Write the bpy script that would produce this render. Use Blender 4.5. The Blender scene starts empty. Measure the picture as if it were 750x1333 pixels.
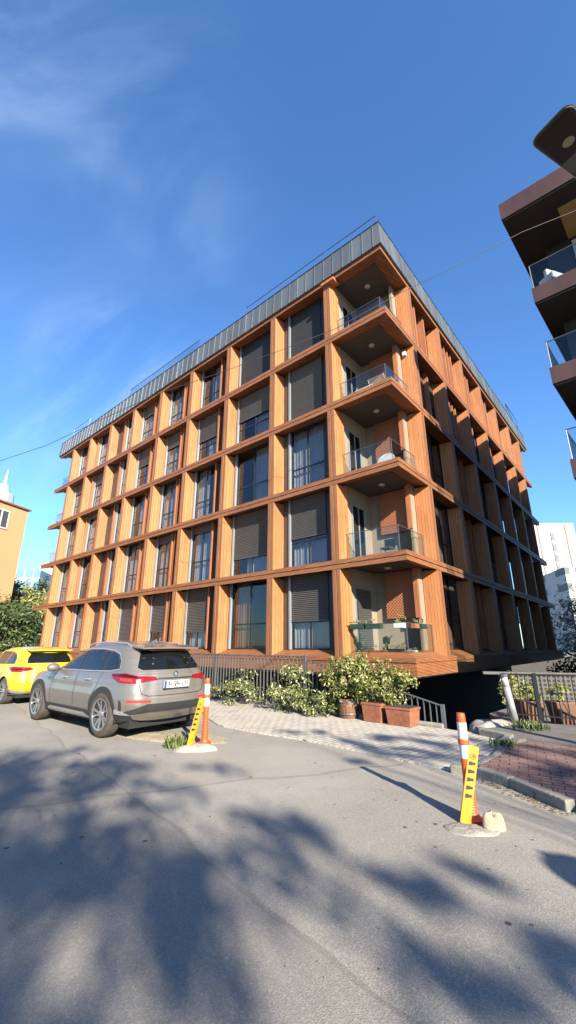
import bpy, bmesh, math, random
import numpy as np
from mathutils import Vector, Matrix
from math import sin, cos, pi, radians, hypot, atan2
rnd = random.Random(7)
sc = bpy.context.scene
COL = sc.collection
G = -1.5                                   # level of the street; the camera lens is the origin

# ------------------------------------------------------------------ materials
def mat(name, col, rough=.7, metal=0., spec=None, noise=0., nscale=3., bump=0., bscale=30., stretch=None):
    m = bpy.data.materials.new(name); m.use_nodes = True
    nt = m.node_tree; b = nt.nodes['Principled BSDF']
    b.inputs['Base Color'].default_value = (*col, 1); b.inputs['Roughness'].default_value = rough
    b.inputs['Metallic'].default_value = metal
    if spec is not None: b.inputs['Specular IOR Level'].default_value = spec
    if noise or bump:
        tc = nt.nodes.new('ShaderNodeTexCoord'); src = tc.outputs['Object']
        if stretch:
            mp = nt.nodes.new('ShaderNodeMapping'); mp.inputs['Scale'].default_value = stretch
            nt.links.new(src, mp.inputs['Vector']); src = mp.outputs['Vector']
    if noise:
        n = nt.nodes.new('ShaderNodeTexNoise'); n.inputs['Scale'].default_value = nscale; n.inputs['Detail'].default_value = 5
        nt.links.new(src, n.inputs['Vector'])
        r = nt.nodes.new('ShaderNodeMapRange'); r.inputs['From Min'].default_value = .3; r.inputs['From Max'].default_value = .7
        r.inputs['To Min'].default_value = 1 - noise; r.inputs['To Max'].default_value = 1 + noise
        nt.links.new(n.outputs['Fac'], r.inputs['Value'])
        v = nt.nodes.new('ShaderNodeVectorMath'); v.operation = 'SCALE'; v.inputs[0].default_value = col
        nt.links.new(r.outputs['Result'], v.inputs['Scale']); nt.links.new(v.outputs['Vector'], b.inputs['Base Color'])
    if bump:
        n2 = nt.nodes.new('ShaderNodeTexNoise'); n2.inputs['Scale'].default_value = bscale; n2.inputs['Detail'].default_value = 4
        nt.links.new(src, n2.inputs['Vector'])
        bp = nt.nodes.new('ShaderNodeBump'); bp.inputs['Strength'].default_value = bump; bp.inputs['Distance'].default_value = .02
        nt.links.new(n2.outputs['Fac'], bp.inputs['Height']); nt.links.new(bp.outputs['Normal'], b.inputs['Normal'])
    return m

class NT:
    """small helper to write node maths"""
    def __init__(s, m): s.m = m; s.nt = m.node_tree; s.b = s.nt.nodes['Principled BSDF']
    def n(s, t): return s.nt.nodes.new(t)
    def l(s, a, b): s.nt.links.new(a, b)
    def math(s, op, a, b=None, c=None, clamp=False):
        x = s.n('ShaderNodeMath'); x.operation = op; x.use_clamp = clamp
        for i, v in enumerate((a, b, c)):
            if v is None: continue
            if isinstance(v, (int, float)): x.inputs[i].default_value = v
            else: s.l(v, x.inputs[i])
        return x.outputs[0]
    def noise(s, vec, scale, detail=4, rough=.5, dim='3D'):
        x = s.n('ShaderNodeTexNoise'); x.noise_dimensions = dim
        x.inputs['Scale'].default_value = scale; x.inputs['Detail'].default_value = detail; x.inputs['Roughness'].default_value = rough
        if vec is not None: s.l(vec, x.inputs['Vector'])
        return x.outputs['Fac']
    def ramp(s, v, a, b, lo=0., hi=1., smooth=True):
        x = s.n('ShaderNodeMapRange'); x.interpolation_type = 'SMOOTHSTEP' if smooth else 'LINEAR'
        s.l(v, x.inputs['Value']); x.inputs['From Min'].default_value = a; x.inputs['From Max'].default_value = b
        x.inputs['To Min'].default_value = lo; x.inputs['To Max'].default_value = hi
        return x.outputs['Result']
    def mix(s, f, a, b):
        x = s.n('ShaderNodeMix'); x.data_type = 'RGBA'
        for i, v in ((0, f), (6, a), (7, b)):
            if isinstance(v, (int, float)): x.inputs[i].default_value = v
            elif isinstance(v, tuple): x.inputs[i].default_value = (*v, 1)
            else: s.l(v, x.inputs[i])
        return x.outputs[2]
    def comb(s, x, y, z):
        c = s.n('ShaderNodeCombineXYZ')
        for i, v in enumerate((x, y, z)):
            if isinstance(v, (int, float)): c.inputs[i].default_value = v
            else: s.l(v, c.inputs[i])
        return c.outputs[0]
    def dot(s, v, d):
        x = s.n('ShaderNodeVectorMath'); x.operation = 'DOT_PRODUCT'; s.l(v, x.inputs[0]); x.inputs[1].default_value = d
        return x.outputs['Value']
    def pos(s): return s.n('ShaderNodeNewGeometry').outputs['Position']
    def bump(s, h, st=.5, d=.01):
        x = s.n('ShaderNodeBump'); x.inputs['Strength'].default_value = st; x.inputs['Distance'].default_value = d
        s.l(h, x.inputs['Height']); s.l(x.outputs['Normal'], s.b.inputs['Normal'])

TH = radians(40.616)
a2 = Vector((-cos(TH), sin(TH), 0)); b2 = Vector((sin(TH), cos(TH), 0))     # the two facade directions
CN = Vector((3.857, 13.317, 0))

def wood(name, vertical, c1, c2, board=.095, rough=.6):
    m = mat(name, c1, rough); k = NT(m); p = k.pos()
    if vertical:
        d = a2 + b2 * .77; t = k.dot(p, (d.x, d.y, 0)); g = k.dot(p, (0, 0, 1))
    else:
        t = k.math('ADD', k.dot(p, (0, 0, 1)), k.math('MULTIPLY', k.dot(p, tuple(a2 + b2)), .15)); g = k.dot(p, tuple(a2 + b2))
    q = k.math('DIVIDE', t, board); fl = k.math('FLOOR', q); fr = k.math('FRACT', q)
    wn = k.n('ShaderNodeTexWhiteNoise'); wn.noise_dimensions = '2D'
    w0 = k.n('ShaderNodeTexWhiteNoise'); w0.noise_dimensions = '1D'; k.l(fl, w0.inputs['W'])
    sg = k.math('ADD', k.math('DIVIDE', g, 2.2 if vertical else 3.1), k.math('MULTIPLY', w0.outputs['Value'], 5.))
    seg = k.math('FLOOR', sg); sj = k.math('FRACT', sg)
    k.l(k.comb(fl, seg, 0), wn.inputs['Vector']); v = wn.outputs['Value']
    grain = k.noise(k.comb(k.math('MULTIPLY', t, 22), k.math('MULTIPLY', g, 1.3), v), 1.6, 6, .65)
    big = k.noise(k.comb(k.math('MULTIPLY', t, 1.5), k.math('MULTIPLY', g, .7), 3.1), 1.1, 4)
    f = k.math('ADD', k.math('MULTIPLY', v, .45), k.math('MULTIPLY', k.ramp(grain, .25, .75), .55))
    c = k.mix(f, c1, c2)
    wth = k.ramp(big, .48, .72, 0., .35)
    c = k.mix(wth, c, tuple(.5 * (x + y) * .62 for x, y in zip(c1, c2)))
    gap = k.math('MULTIPLY', k.ramp(k.math('MINIMUM', fr, k.math('SUBTRACT', 1, fr)), .03, .075), k.ramp(k.math('MINIMUM', sj, k.math('SUBTRACT', 1, sj)), .0005, .002))
    run = k.noise(k.comb(k.math('MULTIPLY', t, 5.), k.math('MULTIPLY', g, .35), 7.7), 1.3, 5, .7)
    c = k.mix(k.ramp(run, .56, .74, 0., .45), c, tuple(x * .38 for x in c1))
    c = k.mix(k.ramp(run, .44, .28, 0., .30), c, tuple(min(1, x * 1.25 + .06) for x in c2))
    c = k.mix(gap, tuple(x * .22 for x in c1), c)
    k.l(c, k.b.inputs['Base Color'])
    k.bump(k.math('ADD', k.math('MULTIPLY', gap, 1.), k.math('MULTIPLY', grain, .15)), .6, .006)
    return m

M = {}
M['wv'] = wood('larch_boards_upright', True, (.44, .145, .036), (.66, .262, .084))
M['wf'] = wood('weathered_dimmed_pier_boards', True, (.25, .094, .034), (.42, .175, .066), .06)  # pier fronts darker than reveals: weathering, plus their weaker sun put into the colour
M['wh'] = wood('larch_boards_level', False, (.27, .094, .032), (.44, .175, .062), .1)
M['fin'] = wood('larch_fin', True, (.40, .13, .045), (.56, .21, .08), .06)
M['brown'] = mat('brown_composite_panel', (.10, .062, .042), .55, noise=.15, nscale=2)
M['dbrown'] = mat('dark_window_surround', (.022, .016, .013), .6)
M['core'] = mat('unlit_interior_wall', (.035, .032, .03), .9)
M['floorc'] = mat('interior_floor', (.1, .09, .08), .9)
M['frame'] = mat('dark_grey_aluminium', (.035, .037, .04), .4, .4)
M['lframe'] = mat('pale_grey_frame', (.36, .39, .41), .45, .2)
M['blind'] = mat('grey_slat_blind', (.11, .107, .105), .5, .2, noise=.06)
M['screen'] = mat('black_mesh_blind', (.018, .018, .02), .7)
M['curtain'] = mat('white_net_curtain', (.62, .62, .66), .9, noise=.1, nscale=2)
M['ocurtain'] = mat('orange_curtain', (.45, .18, .06), .9)
M['plaster'] = mat('beige_plaster', (.36, .28, .20), .85, noise=.08, nscale=2, bump=.15)
M['ceil'] = mat('grey_render_ceiling', (.10, .088, .074), .9, noise=.08)
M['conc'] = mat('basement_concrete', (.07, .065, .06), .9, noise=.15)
M['cream'] = mat('cream_drip_edge', (.62, .55, .42), .7)
M['iron'] = mat('black_painted_steel', (.012, .012, .013), .6, 0.)
M['giron'] = mat('grey_painted_steel', (.15, .152, .155), .5, .3, noise=.1)
M['steel'] = mat('rail_steel', (.12, .125, .13), .4, .6)
M['white'] = mat('white_plastic', (.78, .78, .77), .5)
M['wall_w'] = mat('white_render', (.72, .70, .66), .8, noise=.06)
M['orangew'] = mat('orange_render', (.74, .40, .19), .85, noise=.05, nscale=.4)
M['lampm'] = mat('opal_glass', (.62, .60, .55), .35)
M['terra'] = mat('terracotta', (.34, .12, .055), .75, noise=.25, nscale=9, bump=.2)
M['barrel'] = wood('barrel_wood', True, (.17, .07, .035), (.27, .12, .06), .08)
M['soil'] = mat('soil', (.04, .028, .02), .95, bump=.6)
M['potg'] = mat('dark_green_plastic', (.02, .06, .04), .5)
M['potw'] = mat('white_planter', (.7, .7, .68), .6)
M['org'] = mat('orange_flexible_plastic', (.87, .12, .022), .42, noise=.06, nscale=12)
M['ret'] = mat('white_reflective_tape', (.78, .78, .77), .35, noise=.12, nscale=14)
M['yel'] = mat('yellow_plastic', (.86, .37, .008), .45, noise=.08, nscale=9)
M['blk'] = mat('black_mark', (.02, .015, .012), .6)
M['rock'] = mat('rough_limestone', (.46, .37, .25), .9, noise=.22, nscale=14, bump=.8, bscale=22)
M['patch'] = mat('poured_concrete', (.40, .36, .30), .9, noise=.22, nscale=5, bump=.5, bscale=40)
M['kerb'] = mat('kerb_stone', (.30, .275, .235), .9, noise=.25, nscale=6, bump=.5, bscale=30)
M['metalbrown'] = mat('brown_metal_fascia', (.105, .052, .042), .45, .25, noise=.18, nscale=1.5, stretch=(1, 1, .3))
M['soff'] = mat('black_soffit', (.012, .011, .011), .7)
M['gold'] = mat('ochre_ceiling', (.42, .28, .10), .8)
M['shut'] = mat('white_slat_shutter', (.66, .64, .66), .5)
M['post'] = mat('grey_lamp_paint', (.34, .34, .33), .6, noise=.2, nscale=8)
M['wire'] = mat('black_cable', (.03, .03, .035), .6)
M['bark'] = mat('bark', (.10, .07, .05), .95, noise=.3, nscale=8, bump=.8, stretch=(1, 1, .25))
M['rubber'] = mat('tyre_rubber', (.085, .066, .05), .85, noise=.25, nscale=10)
M['rim'] = mat('alloy_rim', (.42, .42, .42), .3, .8)
M['rimd'] = mat('dark_rim_gap', (.03, .03, .03), .6)
M['clad'] = mat('grey_black_cladding', (.030, .030, .031), .6, noise=.1)
M['cglass'] = mat('dark_car_glass', (.010, .011, .012), .05, spec=.5)
M['trim'] = mat('satin_trim', (.5, .5, .5), .3, .7)
M['tred'] = mat('red_lamp_lens', (.30, .008, .012), .15)
M['tdark'] = mat('smoked_lamp_lens', (.05, .006, .008), .15)
M['refl'] = mat('red_reflector', (.65, .05, .03), .3)
M['plate'] = mat('number_plate_white', (.74, .74, .74), .5)
M['pblue'] = mat('number_plate_blue', (.02, .08, .45), .5)
M['eblue'] = mat('emblem_blue', (.10, .22, .40), .4)
M['under'] = mat('underbody', (.012, .012, .012), .9)

def paint(name, col, metal, rough, dust):
    m = mat(name, col, rough, metal); k = NT(m)
    k.b.inputs['Coat Weight'].default_value = .8; k.b.inputs['Coat Roughness'].default_value = .08
    p = k.n('ShaderNodeTexCoord').outputs['Object']
    d = k.noise(p, 3.5, 6, .6); z = k.dot(p, (0, 0, 1))
    f = k.math('ADD', k.ramp(d, .4, .75, 0., .35), k.ramp(z, .75, .2, 0., .35))
    k.l(k.mix(k.math('MULTIPLY', f, dust), col, (.25, .21, .17)), k.b.inputs['Base Color'])
    k.l(k.ramp(d, .3, .8, rough, rough + .25), k.b.inputs['Roughness'])
    return m
M['silver'] = paint('dusty_silver_paint', (.27, .245, .21), .35, .30, 1.)
M['ypaint'] = paint('bright_yellow_paint', (.80, .56, .012), .0, .3, .25)

def zinc():
    m = mat('standing_seam_zinc', (.125, .14, .145), .42, .55); k = NT(m); p = k.pos()
    t = k.math('DIVIDE', k.dot(p, tuple(a2 + b2)), .52); wn = k.n('ShaderNodeTexWhiteNoise'); wn.noise_dimensions = '1D'
    k.l(k.math('FLOOR', t), wn.inputs['W'])
    n = k.noise(p, 1.7, 5)
    f = k.math('ADD', k.math('MULTIPLY', wn.outputs['Value'], .6), k.math('MULTIPLY', n, .5))
    k.l(k.mix(f, (.16, .175, .18), (.31, .34, .345)), k.b.inputs['Base Color'])
    return m
M['zinc'] = zinc()

def glass(name, tint=(.9, .95, .97), gloss=.12):
    m = bpy.data.materials.new(name); m.use_nodes = True; nt = m.node_tree; nt.nodes.clear()
    o = nt.nodes.new('ShaderNodeOutputMaterial'); mx = nt.nodes.new('ShaderNodeMixShader')
    t = nt.nodes.new('ShaderNodeBsdfTransparent'); t.inputs[0].default_value = (*tint, 1)
    g = nt.nodes.new('ShaderNodeBsdfGlossy'); g.inputs['Roughness'].default_value = .02
    lw = nt.nodes.new('ShaderNodeLayerWeight'); lw.inputs[0].default_value = .5
    pw = nt.nodes.new('ShaderNodeMath'); pw.operation = 'POWER'; pw.inputs[1].default_value = 4.
    nt.links.new(lw.outputs['Facing'], pw.inputs[0])
    ad = nt.nodes.new('ShaderNodeMath'); ad.operation = 'MULTIPLY_ADD'; ad.use_clamp = True; ad.inputs[1].default_value = .8; ad.inputs[2].default_value = gloss
    nt.links.new(pw.outputs[0], ad.inputs[0]); nt.links.new(ad.outputs[0], mx.inputs[0])
    nt.links.new(t.outputs[0], mx.inputs[1]); nt.links.new(g.outputs[0], mx.inputs[2]); nt.links.new(mx.outputs[0], o.inputs[0])
    return m
M['glass'] = glass('clear_railing_glass', (.88, .92, .92), .03)
M['wglass'] = glass('window_glass', (.76, .78, .80), .05)

def leafmat(name, c1, c2, c3=None):
    m = mat(name, c1, .55); k = NT(m)
    oi = k.n('ShaderNodeNewGeometry'); r = oi.outputs['Random Per Island']
    c = k.mix(r, c1, c2)
    if c3: c = k.mix(k.ramp(r, .8, .86), c, c3)
    k.l(c, k.b.inputs['Base Color'])
    return m
M['leaf_d'] = leafmat('dark_leaves', (.03, .055, .015), (.10, .15, .03))
M['leaf_y'] = leafmat('yellow_green_leaves', (.16, .19, .035), (.42, .42, .09), (.5, .44, .2))
M['leaf_i'] = leafmat('ivy_leaves', (.05, .085, .02), (.30, .34, .09), (.66, .62, .34))
M['leaf_b'] = leafmat('laurel_leaves', (.05, .08, .015), (.36, .36, .07), (.62, .56, .22))
M['leaf_w'] = leafmat('pale_autumn_leaves', (.50, .44, .34), (.8, .76, .66), (.34, .16, .07))
M['grass'] = leafmat('weeds', (.06, .11, .02), (.2, .24, .06))
M['litter'] = leafmat('dry_leaf_litter', (.13, .09, .045), (.4, .32, .2))

# --- ground materials
def asphalt():
    m = mat('worn_asphalt', (.2, .2, .2), .9, spec=.25); k = NT(m); p = k.pos()
    big = k.noise(p, .35, 4); mid = k.noise(p, 2.2, 5, .6); fine = k.noise(p, 150, 2, .6)
    vo = k.n('ShaderNodeTexVoronoi'); vo.inputs['Scale'].default_value = 120; k.l(p, vo.inputs['Vector'])
    chip = k.ramp(vo.outputs['Color'], .35, .95)
    c = k.mix(k.ramp(big, .35, .65), (.36, .33, .285), (.46, .42, .365))
    c = k.mix(k.ramp(mid, .35, .75, 0, .45), c, (.27, .24, .205))
    c = k.mix(k.math('MULTIPLY', chip, .6), c, (.58, .54, .47))
    c = k.mix(k.ramp(fine, .56, .75, 0, .75), c, (.06, .055, .05))
    # long repair seams running across the street, dark bitumen lines and spots
    wob = k.noise(p, 1.1, 4)
    for (dx, dy, off, w) in ((.78, .62, 2.02, .012), (-.35, .94, 5.55, .02)):
        s = k.math('ADD', k.dot(p, (dx, dy, 0)), k.math('MULTIPLY', wob, .35))
        ln = k.ramp(k.math('ABSOLUTE', k.math('SUBTRACT', s, off)), w, w * 2.4, 1, 0)
        c = k.mix(k.math('MULTIPLY', ln, .28), c, (.10, .09, .08))
    # an older darker strip of surfacing on the near left of the long seam, and soft oil stains
    s2 = k.math('ADD', k.dot(p, (.78, .62, 0)), k.math('MULTIPLY', wob, .35))
    c = k.mix(k.ramp(s2, 2.0, 2.03, .22, 0), c, (.22, .20, .18))
    st = k.noise(p, .9, 6, .7); c = k.mix(k.ramp(st, .58, .75, 0, .4), c, (.15, .135, .12))
    dusty = k.noise(p, .55, 5, .6); c = k.mix(k.ramp(dusty, .52, .7, 0, .35), c, (.56, .49, .39))
    sp = k.n('ShaderNodeTexVoronoi'); sp.inputs['Scale'].default_value = 2.1; k.l(p, sp.inputs['Vector'])
    c = k.mix(k.ramp(sp.outputs['Distance'], .03, .06, .8, 0), c, (.035, .03, .03))
    k.l(c, k.b.inputs['Base Color'])
    k.bump(k.math('ADD', vo.outputs['Distance'], k.math('MULTIPLY', fine, .8)), .32, .005)
    return m
def pavers(name, c1, c2, cj, sx, sy, ang, wear=.5):
    m = mat(name, c1, .9, spec=.25); k = NT(m); p = k.pos()
    mp = k.n('ShaderNodeMapping'); mp.inputs['Rotation'].default_value = (0, 0, ang); k.l(p, mp.inputs['Vector'])
    w = k.n('ShaderNodeTexNoise'); w.inputs['Scale'].default_value = 2.5; k.l(p, w.inputs['Vector'])
    v = k.n('ShaderNodeVectorMath'); v.operation = 'MULTIPLY_ADD'; k.l(w.outputs['Color'], v.inputs[0]); v.inputs[1].default_value = (.05, .05, 0)
    k.l(mp.outputs['Vector'], v.inputs[2])
    br = k.n('ShaderNodeTexBrick'); br.inputs['Scale'].default_value = 1; br.inputs['Brick Width'].default_value = sx
    br.inputs['Row Height'].default_value = sy; br.inputs['Mortar Size'].default_value = .008; br.inputs['Mortar Smooth'].default_value = .4
    br.inputs['Color1'].default_value = (*c1, 1); br.inputs['Color2'].default_value = (*c2, 1); br.inputs['Mortar'].default_value = (*cj, 1)
    k.l(v.outputs['Vector'], br.inputs['Vector'])
    n = k.noise(p, 1.3, 5, .65); n2 = k.noise(p, 25, 4, .7)
    c = k.mix(k.ramp(n, .45, .62, 0, wear), br.outputs['Color'], tuple(.5 * (x + y) for x, y in zip(c1, c2)))
    c = k.mix(k.ramp(n2, .55, .75, 0, .4), c, tuple(x * .45 for x in c1))
    k.l(c, k.b.inputs['Base Color'])
    k.bump(k.math('SUBTRACT', k.math('MULTIPLY', n2, .3), br.outputs['Fac']), .7, .012)
    return m
M['asphalt'] = asphalt()
M['pav'] = pavers('worn_granite_setts', (.60, .54, .46), (.74, .68, .58), (.16, .14, .11), .21, .105, -radians(42), .7)
M['redpav'] = pavers('red_concrete_pavers', (.27, .16, .135), (.36, .225, .195), (.05, .045, .03), .22, .11, radians(28), .3)
M['greypav'] = pavers('grey_concrete_pavers', (.30, .28, .25), (.38, .355, .315), (.06, .05, .04), .22, .11, radians(28), .3)
M['slab'] = mat('grey_concrete_slab', (.19, .17, .155), .9, noise=.18, nscale=3, bump=.3, bscale=60)

# ------------------------------------------------------------------ mesh helpers
W = {}                                      # world location of every empty or part
def setp(o, label=None, cat=None, group=None, kind=None):
    for k_, v in (('label', label), ('category', cat), ('group', group), ('kind', kind)):
        if v: o[k_] = v
    return o
def empty(name, loc, label, cat, group=None, rz=0, kind=None):
    o = bpy.data.objects.new(name, None); COL.objects.link(o); o.location = loc; o.rotation_euler = (0, 0, rz)
    o.empty_display_size = .2; W[o.name] = Vector(loc)
    return setp(o, label, cat, group, kind)

class MB:
    def __init__(s): s.v = []; s.f = []; s.mi = []; s.cur = 0
    def add(s, vs, fs):
        n = len(s.v); s.v += [tuple(v) for v in vs]; s.f += [tuple(i + n for i in f) for f in fs]; s.mi += [s.cur] * len(fs); return s
    def prism(s, poly, z0, z1, z0s=None, z1s=None):
        """poly: list of (x,y); extruded from z0 to z1"""
        n = len(poly); A_ = sum(poly[i][0] * poly[(i + 1) % n][1] - poly[(i + 1) % n][0] * poly[i][1] for i in range(n))
        if A_ < 0: poly = poly[::-1]
        vs = [(x, y, z0) for x, y in poly] + [(x, y, z1) for x, y in poly]
        fs = [tuple(range(n))[::-1], tuple(range(n, 2 * n))] + [(i, (i + 1) % n, n + (i + 1) % n, n + i) for i in range(n)]
        return s.add(vs, fs)
    def hexa(s, p):                           # 8 points: bottom 4, top 4
        return s.add(p, [(3, 2, 1, 0), (4, 5, 6, 7), (0, 1, 5, 4), (1, 2, 6, 5), (2, 3, 7, 6), (3, 0, 4, 7)])
    def box(s, c, d, rz=0, R=None):
        p = []
        for z in (-.5, .5):
            for x, y in ((-.5, -.5), (.5, -.5), (.5, .5), (-.5, .5)):
                q = Vector((x * d[0], y * d[1], z * d[2]))
                if R is not None: q = R @ q
                elif rz: q = Matrix.Rotation(rz, 3, 'Z') @ q
                p.append(Vector(c) + q)
        return s.hexa(p)
    def tube(s, pts, r, n=8, cap=True):
        pts = [Vector(p) for p in pts]; rr = r if isinstance(r, (list, tuple)) else [r] * len(pts)
        base = len(s.v); ux = None; vs = []
        for i, p in enumerate(pts):
            d = (pts[min(i + 1, len(pts) - 1)] - pts[max(i - 1, 0)]).normalized()
            if ux is None: ux = d.orthogonal().normalized()
            ux = (ux - d * ux.dot(d)).normalized(); uy = d.cross(ux)
            for j in range(n):
                t = 2 * pi * j / n; vs.append(p + (ux * cos(t) + uy * sin(t)) * rr[i])
        fs = []
        for i in range(len(pts) - 1):
            for j in range(n): fs.append((i * n + j, i * n + (j + 1) % n, (i + 1) * n + (j + 1) % n, (i + 1) * n + j))
        if cap: fs += [tuple(range(n))[::-1], tuple(range((len(pts) - 1) * n, len(pts) * n))]
        return s.add(vs, fs)
    def lathe(s, prof, c=(0, 0, 0), n=24, axis='Z', cap=True):
        vs = []; fs = []
        for r, z in prof:
            for j in range(n):
                t = 2 * pi * j / n
                vs.append((c[0] + r * cos(t), c[1] + r * sin(t), c[2] + z) if axis == 'Z' else (c[0] + r * cos(t), c[1] + z, c[2] + r * sin(t)))
        for i in range(len(prof) - 1):
            for j in range(n):
                q = (i * n + j, i * n + (j + 1) % n, (i + 1) * n + (j + 1) % n, (i + 1) * n + j)
                fs.append(q if axis == 'Z' else q[::-1])
        if cap: fs += [tuple(range(n))[::-1], tuple(range((len(prof) - 1) * n, len(prof) * n))]
        return s.add(vs, fs)
    def quad(s, a, b, c, d): return s.add([a, b, c, d], [(0, 1, 2, 3)])
    def build(s, name, m, parent=None, smooth=False, base=False, bevel=0, world=True):
        vs = [Vector(v) for v in s.v]
        pw = W.get(parent.name, Vector((0, 0, 0))) if parent else Vector((0, 0, 0))
        if world:
            lo = Vector([min(v[i] for v in vs) for i in range(3)]); hi = Vector([max(v[i] for v in vs) for i in range(3)])
            o0 = (lo + hi) / 2
            if base: o0.z = lo.z
        else: o0 = pw
        me = bpy.data.meshes.new(name); me.from_pydata([v - o0 for v in vs], [], s.f)
        for mm in (m if isinstance(m, (list, tuple)) else [m]): me.materials.append(mm)
        if any(s.mi): me.polygons.foreach_set('material_index', s.mi)
        if smooth: me.polygons.foreach_set('use_smooth', [True] * len(me.polygons))
        me.update(); o = bpy.data.objects.new(name, me); COL.objects.link(o)
        o.location = o0 - pw; W[o.name] = o0
        if parent: o.parent = parent
        if bevel:
            b = o.modifiers.new('edge', 'BEVEL'); b.width = bevel; b.segments = 2; b.limit_method = 'ANGLE'
        return o

def A(u, n, z): p = CN + a2 * u - b2 * n; return Vector((p.x, p.y, z))
def B(v, n, z): p = CN + b2 * v - a2 * n; return Vector((p.x, p.y, z))
def fbox(mb, F, u0, u1, n0, n1, z0, z1):
    """box in facade coordinates"""
    p = [F(u0, n0, z0), F(u1, n0, z0), F(u1, n1, z0), F(u0, n1, z0), F(u0, n0, z1), F(u1, n0, z1), F(u1, n1, z1), F(u0, n1, z1)]
    if (p[1] - p[0]).cross(p[3] - p[0]).z < 0: p = [p[3], p[2], p[1], p[0], p[7], p[6], p[5], p[4]]
    return mb.hexa(p)
def fprism(mb, F, poly, z0, z1): return mb.prism([tuple(F(u, n, 0))[:2] for u, n in poly], z0, z1)
def copy_tree(o, parent=None):
    c = o.copy(); COL.objects.link(c); c.parent = parent
    for ch in list(o.children): copy_tree(ch, c)
    return c

# ------------------------------------------------------------------ the timber building
LA, LB, Z0, H, DEP, SPL = 31.9, 25.6, -.5, 3.3, .58, .09
UC = [2.78, 6.08, 9.41, 12.76, 16.0, 19.38, 22.68, 25.99, 29.1]
VC = [2.70, 6.20, 9.60, 13.02, 16.45, 19.85, 23.0]
bld = empty('apartment_building', CN + Vector((0, 0, G)), 'five storey apartment block clad in orange timber boards with deep window bays', 'building')
def zk(k): return Z0 + H * k

def slab_ring(k):
    """projecting band of level k along both facades"""
    z = zk(k); lo, hi = (-.17, .17)
    for nm, F, L in (('slab_edge', A, LA), ('slab_edge', B, LB)):
        mb = MB()
        # cross-section in (n,z): outer band with a dark groove, splayed soffit and sill behind it
        i0, i1 = DEP + .02, .02
        sec = [(0, lo), (0, -.018), (-.035, -.018), (-.035, .018), (0, .018), (0, hi), (-DEP, hi + .03), (-DEP, lo + .13)]
        if k == 0: sec = [(0, -.42), (0, -.05), (-.035, -.05), (-.035, -.015), (0, -.015), (0, hi - .06), (-DEP, hi + .15), (-DEP, -.42)]
        if k == 5: sec = [(0, -.17), (0, .0), (-DEP, .0), (-DEP, .10), (-DEP - .02, .10), (-DEP - .02, -.02)]
        if k == 5: sec = [(0, -.17), (0, .02), (-DEP, .02), (-DEP, -.03)]
        # mitred at the shared corner: u starts at -n
        s0 = [F(-n, n, z + q) for n, q in sec]; s1 = [F(L + n if k else L, n, z + q) for n, q in sec]
        m_ = len(sec); vs = s0 + s1
        fs = [(i, (i + 1) % m_, m_ + (i + 1) % m_, m_ + i) for i in range(m_)] + [tuple(range(m_))[::-1], tuple(range(m_, 2 * m_))]
        if F is A: fs = [f[::-1] for f in fs]
        mb.add(vs, fs); mb.build(nm, M['wh'], bld)
    if 0 < k:
        # grey ceiling and floor of both corner balconies
        for u0, u1 in ((DEP, UC[0] + 1.2), (LA - 3.4, LA - DEP)):
            mb = MB(); fbox(mb, A, u0, u1, -(VC[0] + 1.2), -DEP - .002, z - .06, z + .15); mb.build('balcony_slab', M['ceil'], bld)
    else:
        mb = MB(); fbox(mb, A, DEP, UC[0] + 1.2, -(VC[0] + 1.2), -DEP - .002, z - .06, z + .15); mb.build('balcony_slab', M['ceil'], bld)
for k in range(6): slab_ring(k)
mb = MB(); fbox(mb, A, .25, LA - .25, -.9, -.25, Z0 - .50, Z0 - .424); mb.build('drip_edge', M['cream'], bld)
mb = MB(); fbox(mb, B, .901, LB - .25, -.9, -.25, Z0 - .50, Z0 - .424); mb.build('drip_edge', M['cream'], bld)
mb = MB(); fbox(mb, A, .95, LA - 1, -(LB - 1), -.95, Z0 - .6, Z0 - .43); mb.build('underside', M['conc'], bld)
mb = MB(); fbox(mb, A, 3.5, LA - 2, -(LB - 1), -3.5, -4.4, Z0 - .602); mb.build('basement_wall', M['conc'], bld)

def pier(F, c, k, last=False):
    z0 = zk(k) + (.17 if k else .11); z1 = zk(k + 1) - .17
    hw = .165; d = DEP
    sec = [(c - hw, -.008), (c - .02, -.008), (c - .02, -.045), (c + .02, -.045), (c + .02, -.008), (c + hw, -.008),
           (c + hw + SPL, -d + .004), (c - hw - SPL, -d + .004)]
    mb = MB(); fprism(mb, F, sec, z0, z1)
    out = -b2 if F is A else -a2
    for i_, f_ in enumerate(mb.f):
        q_ = [Vector(mb.v[t]) for t in f_]; n_ = (q_[1] - q_[0]).cross(q_[2] - q_[1]).normalized()
        if abs(n_.dot(out)) > .9: mb.mi[i_] = 1
    mb.build('pier', [M['wv'], M['wf']], bld)
for k in range(5):
    for c in UC: pier(A, c, k)
    for c in VC: pier(B, c, k)

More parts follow.
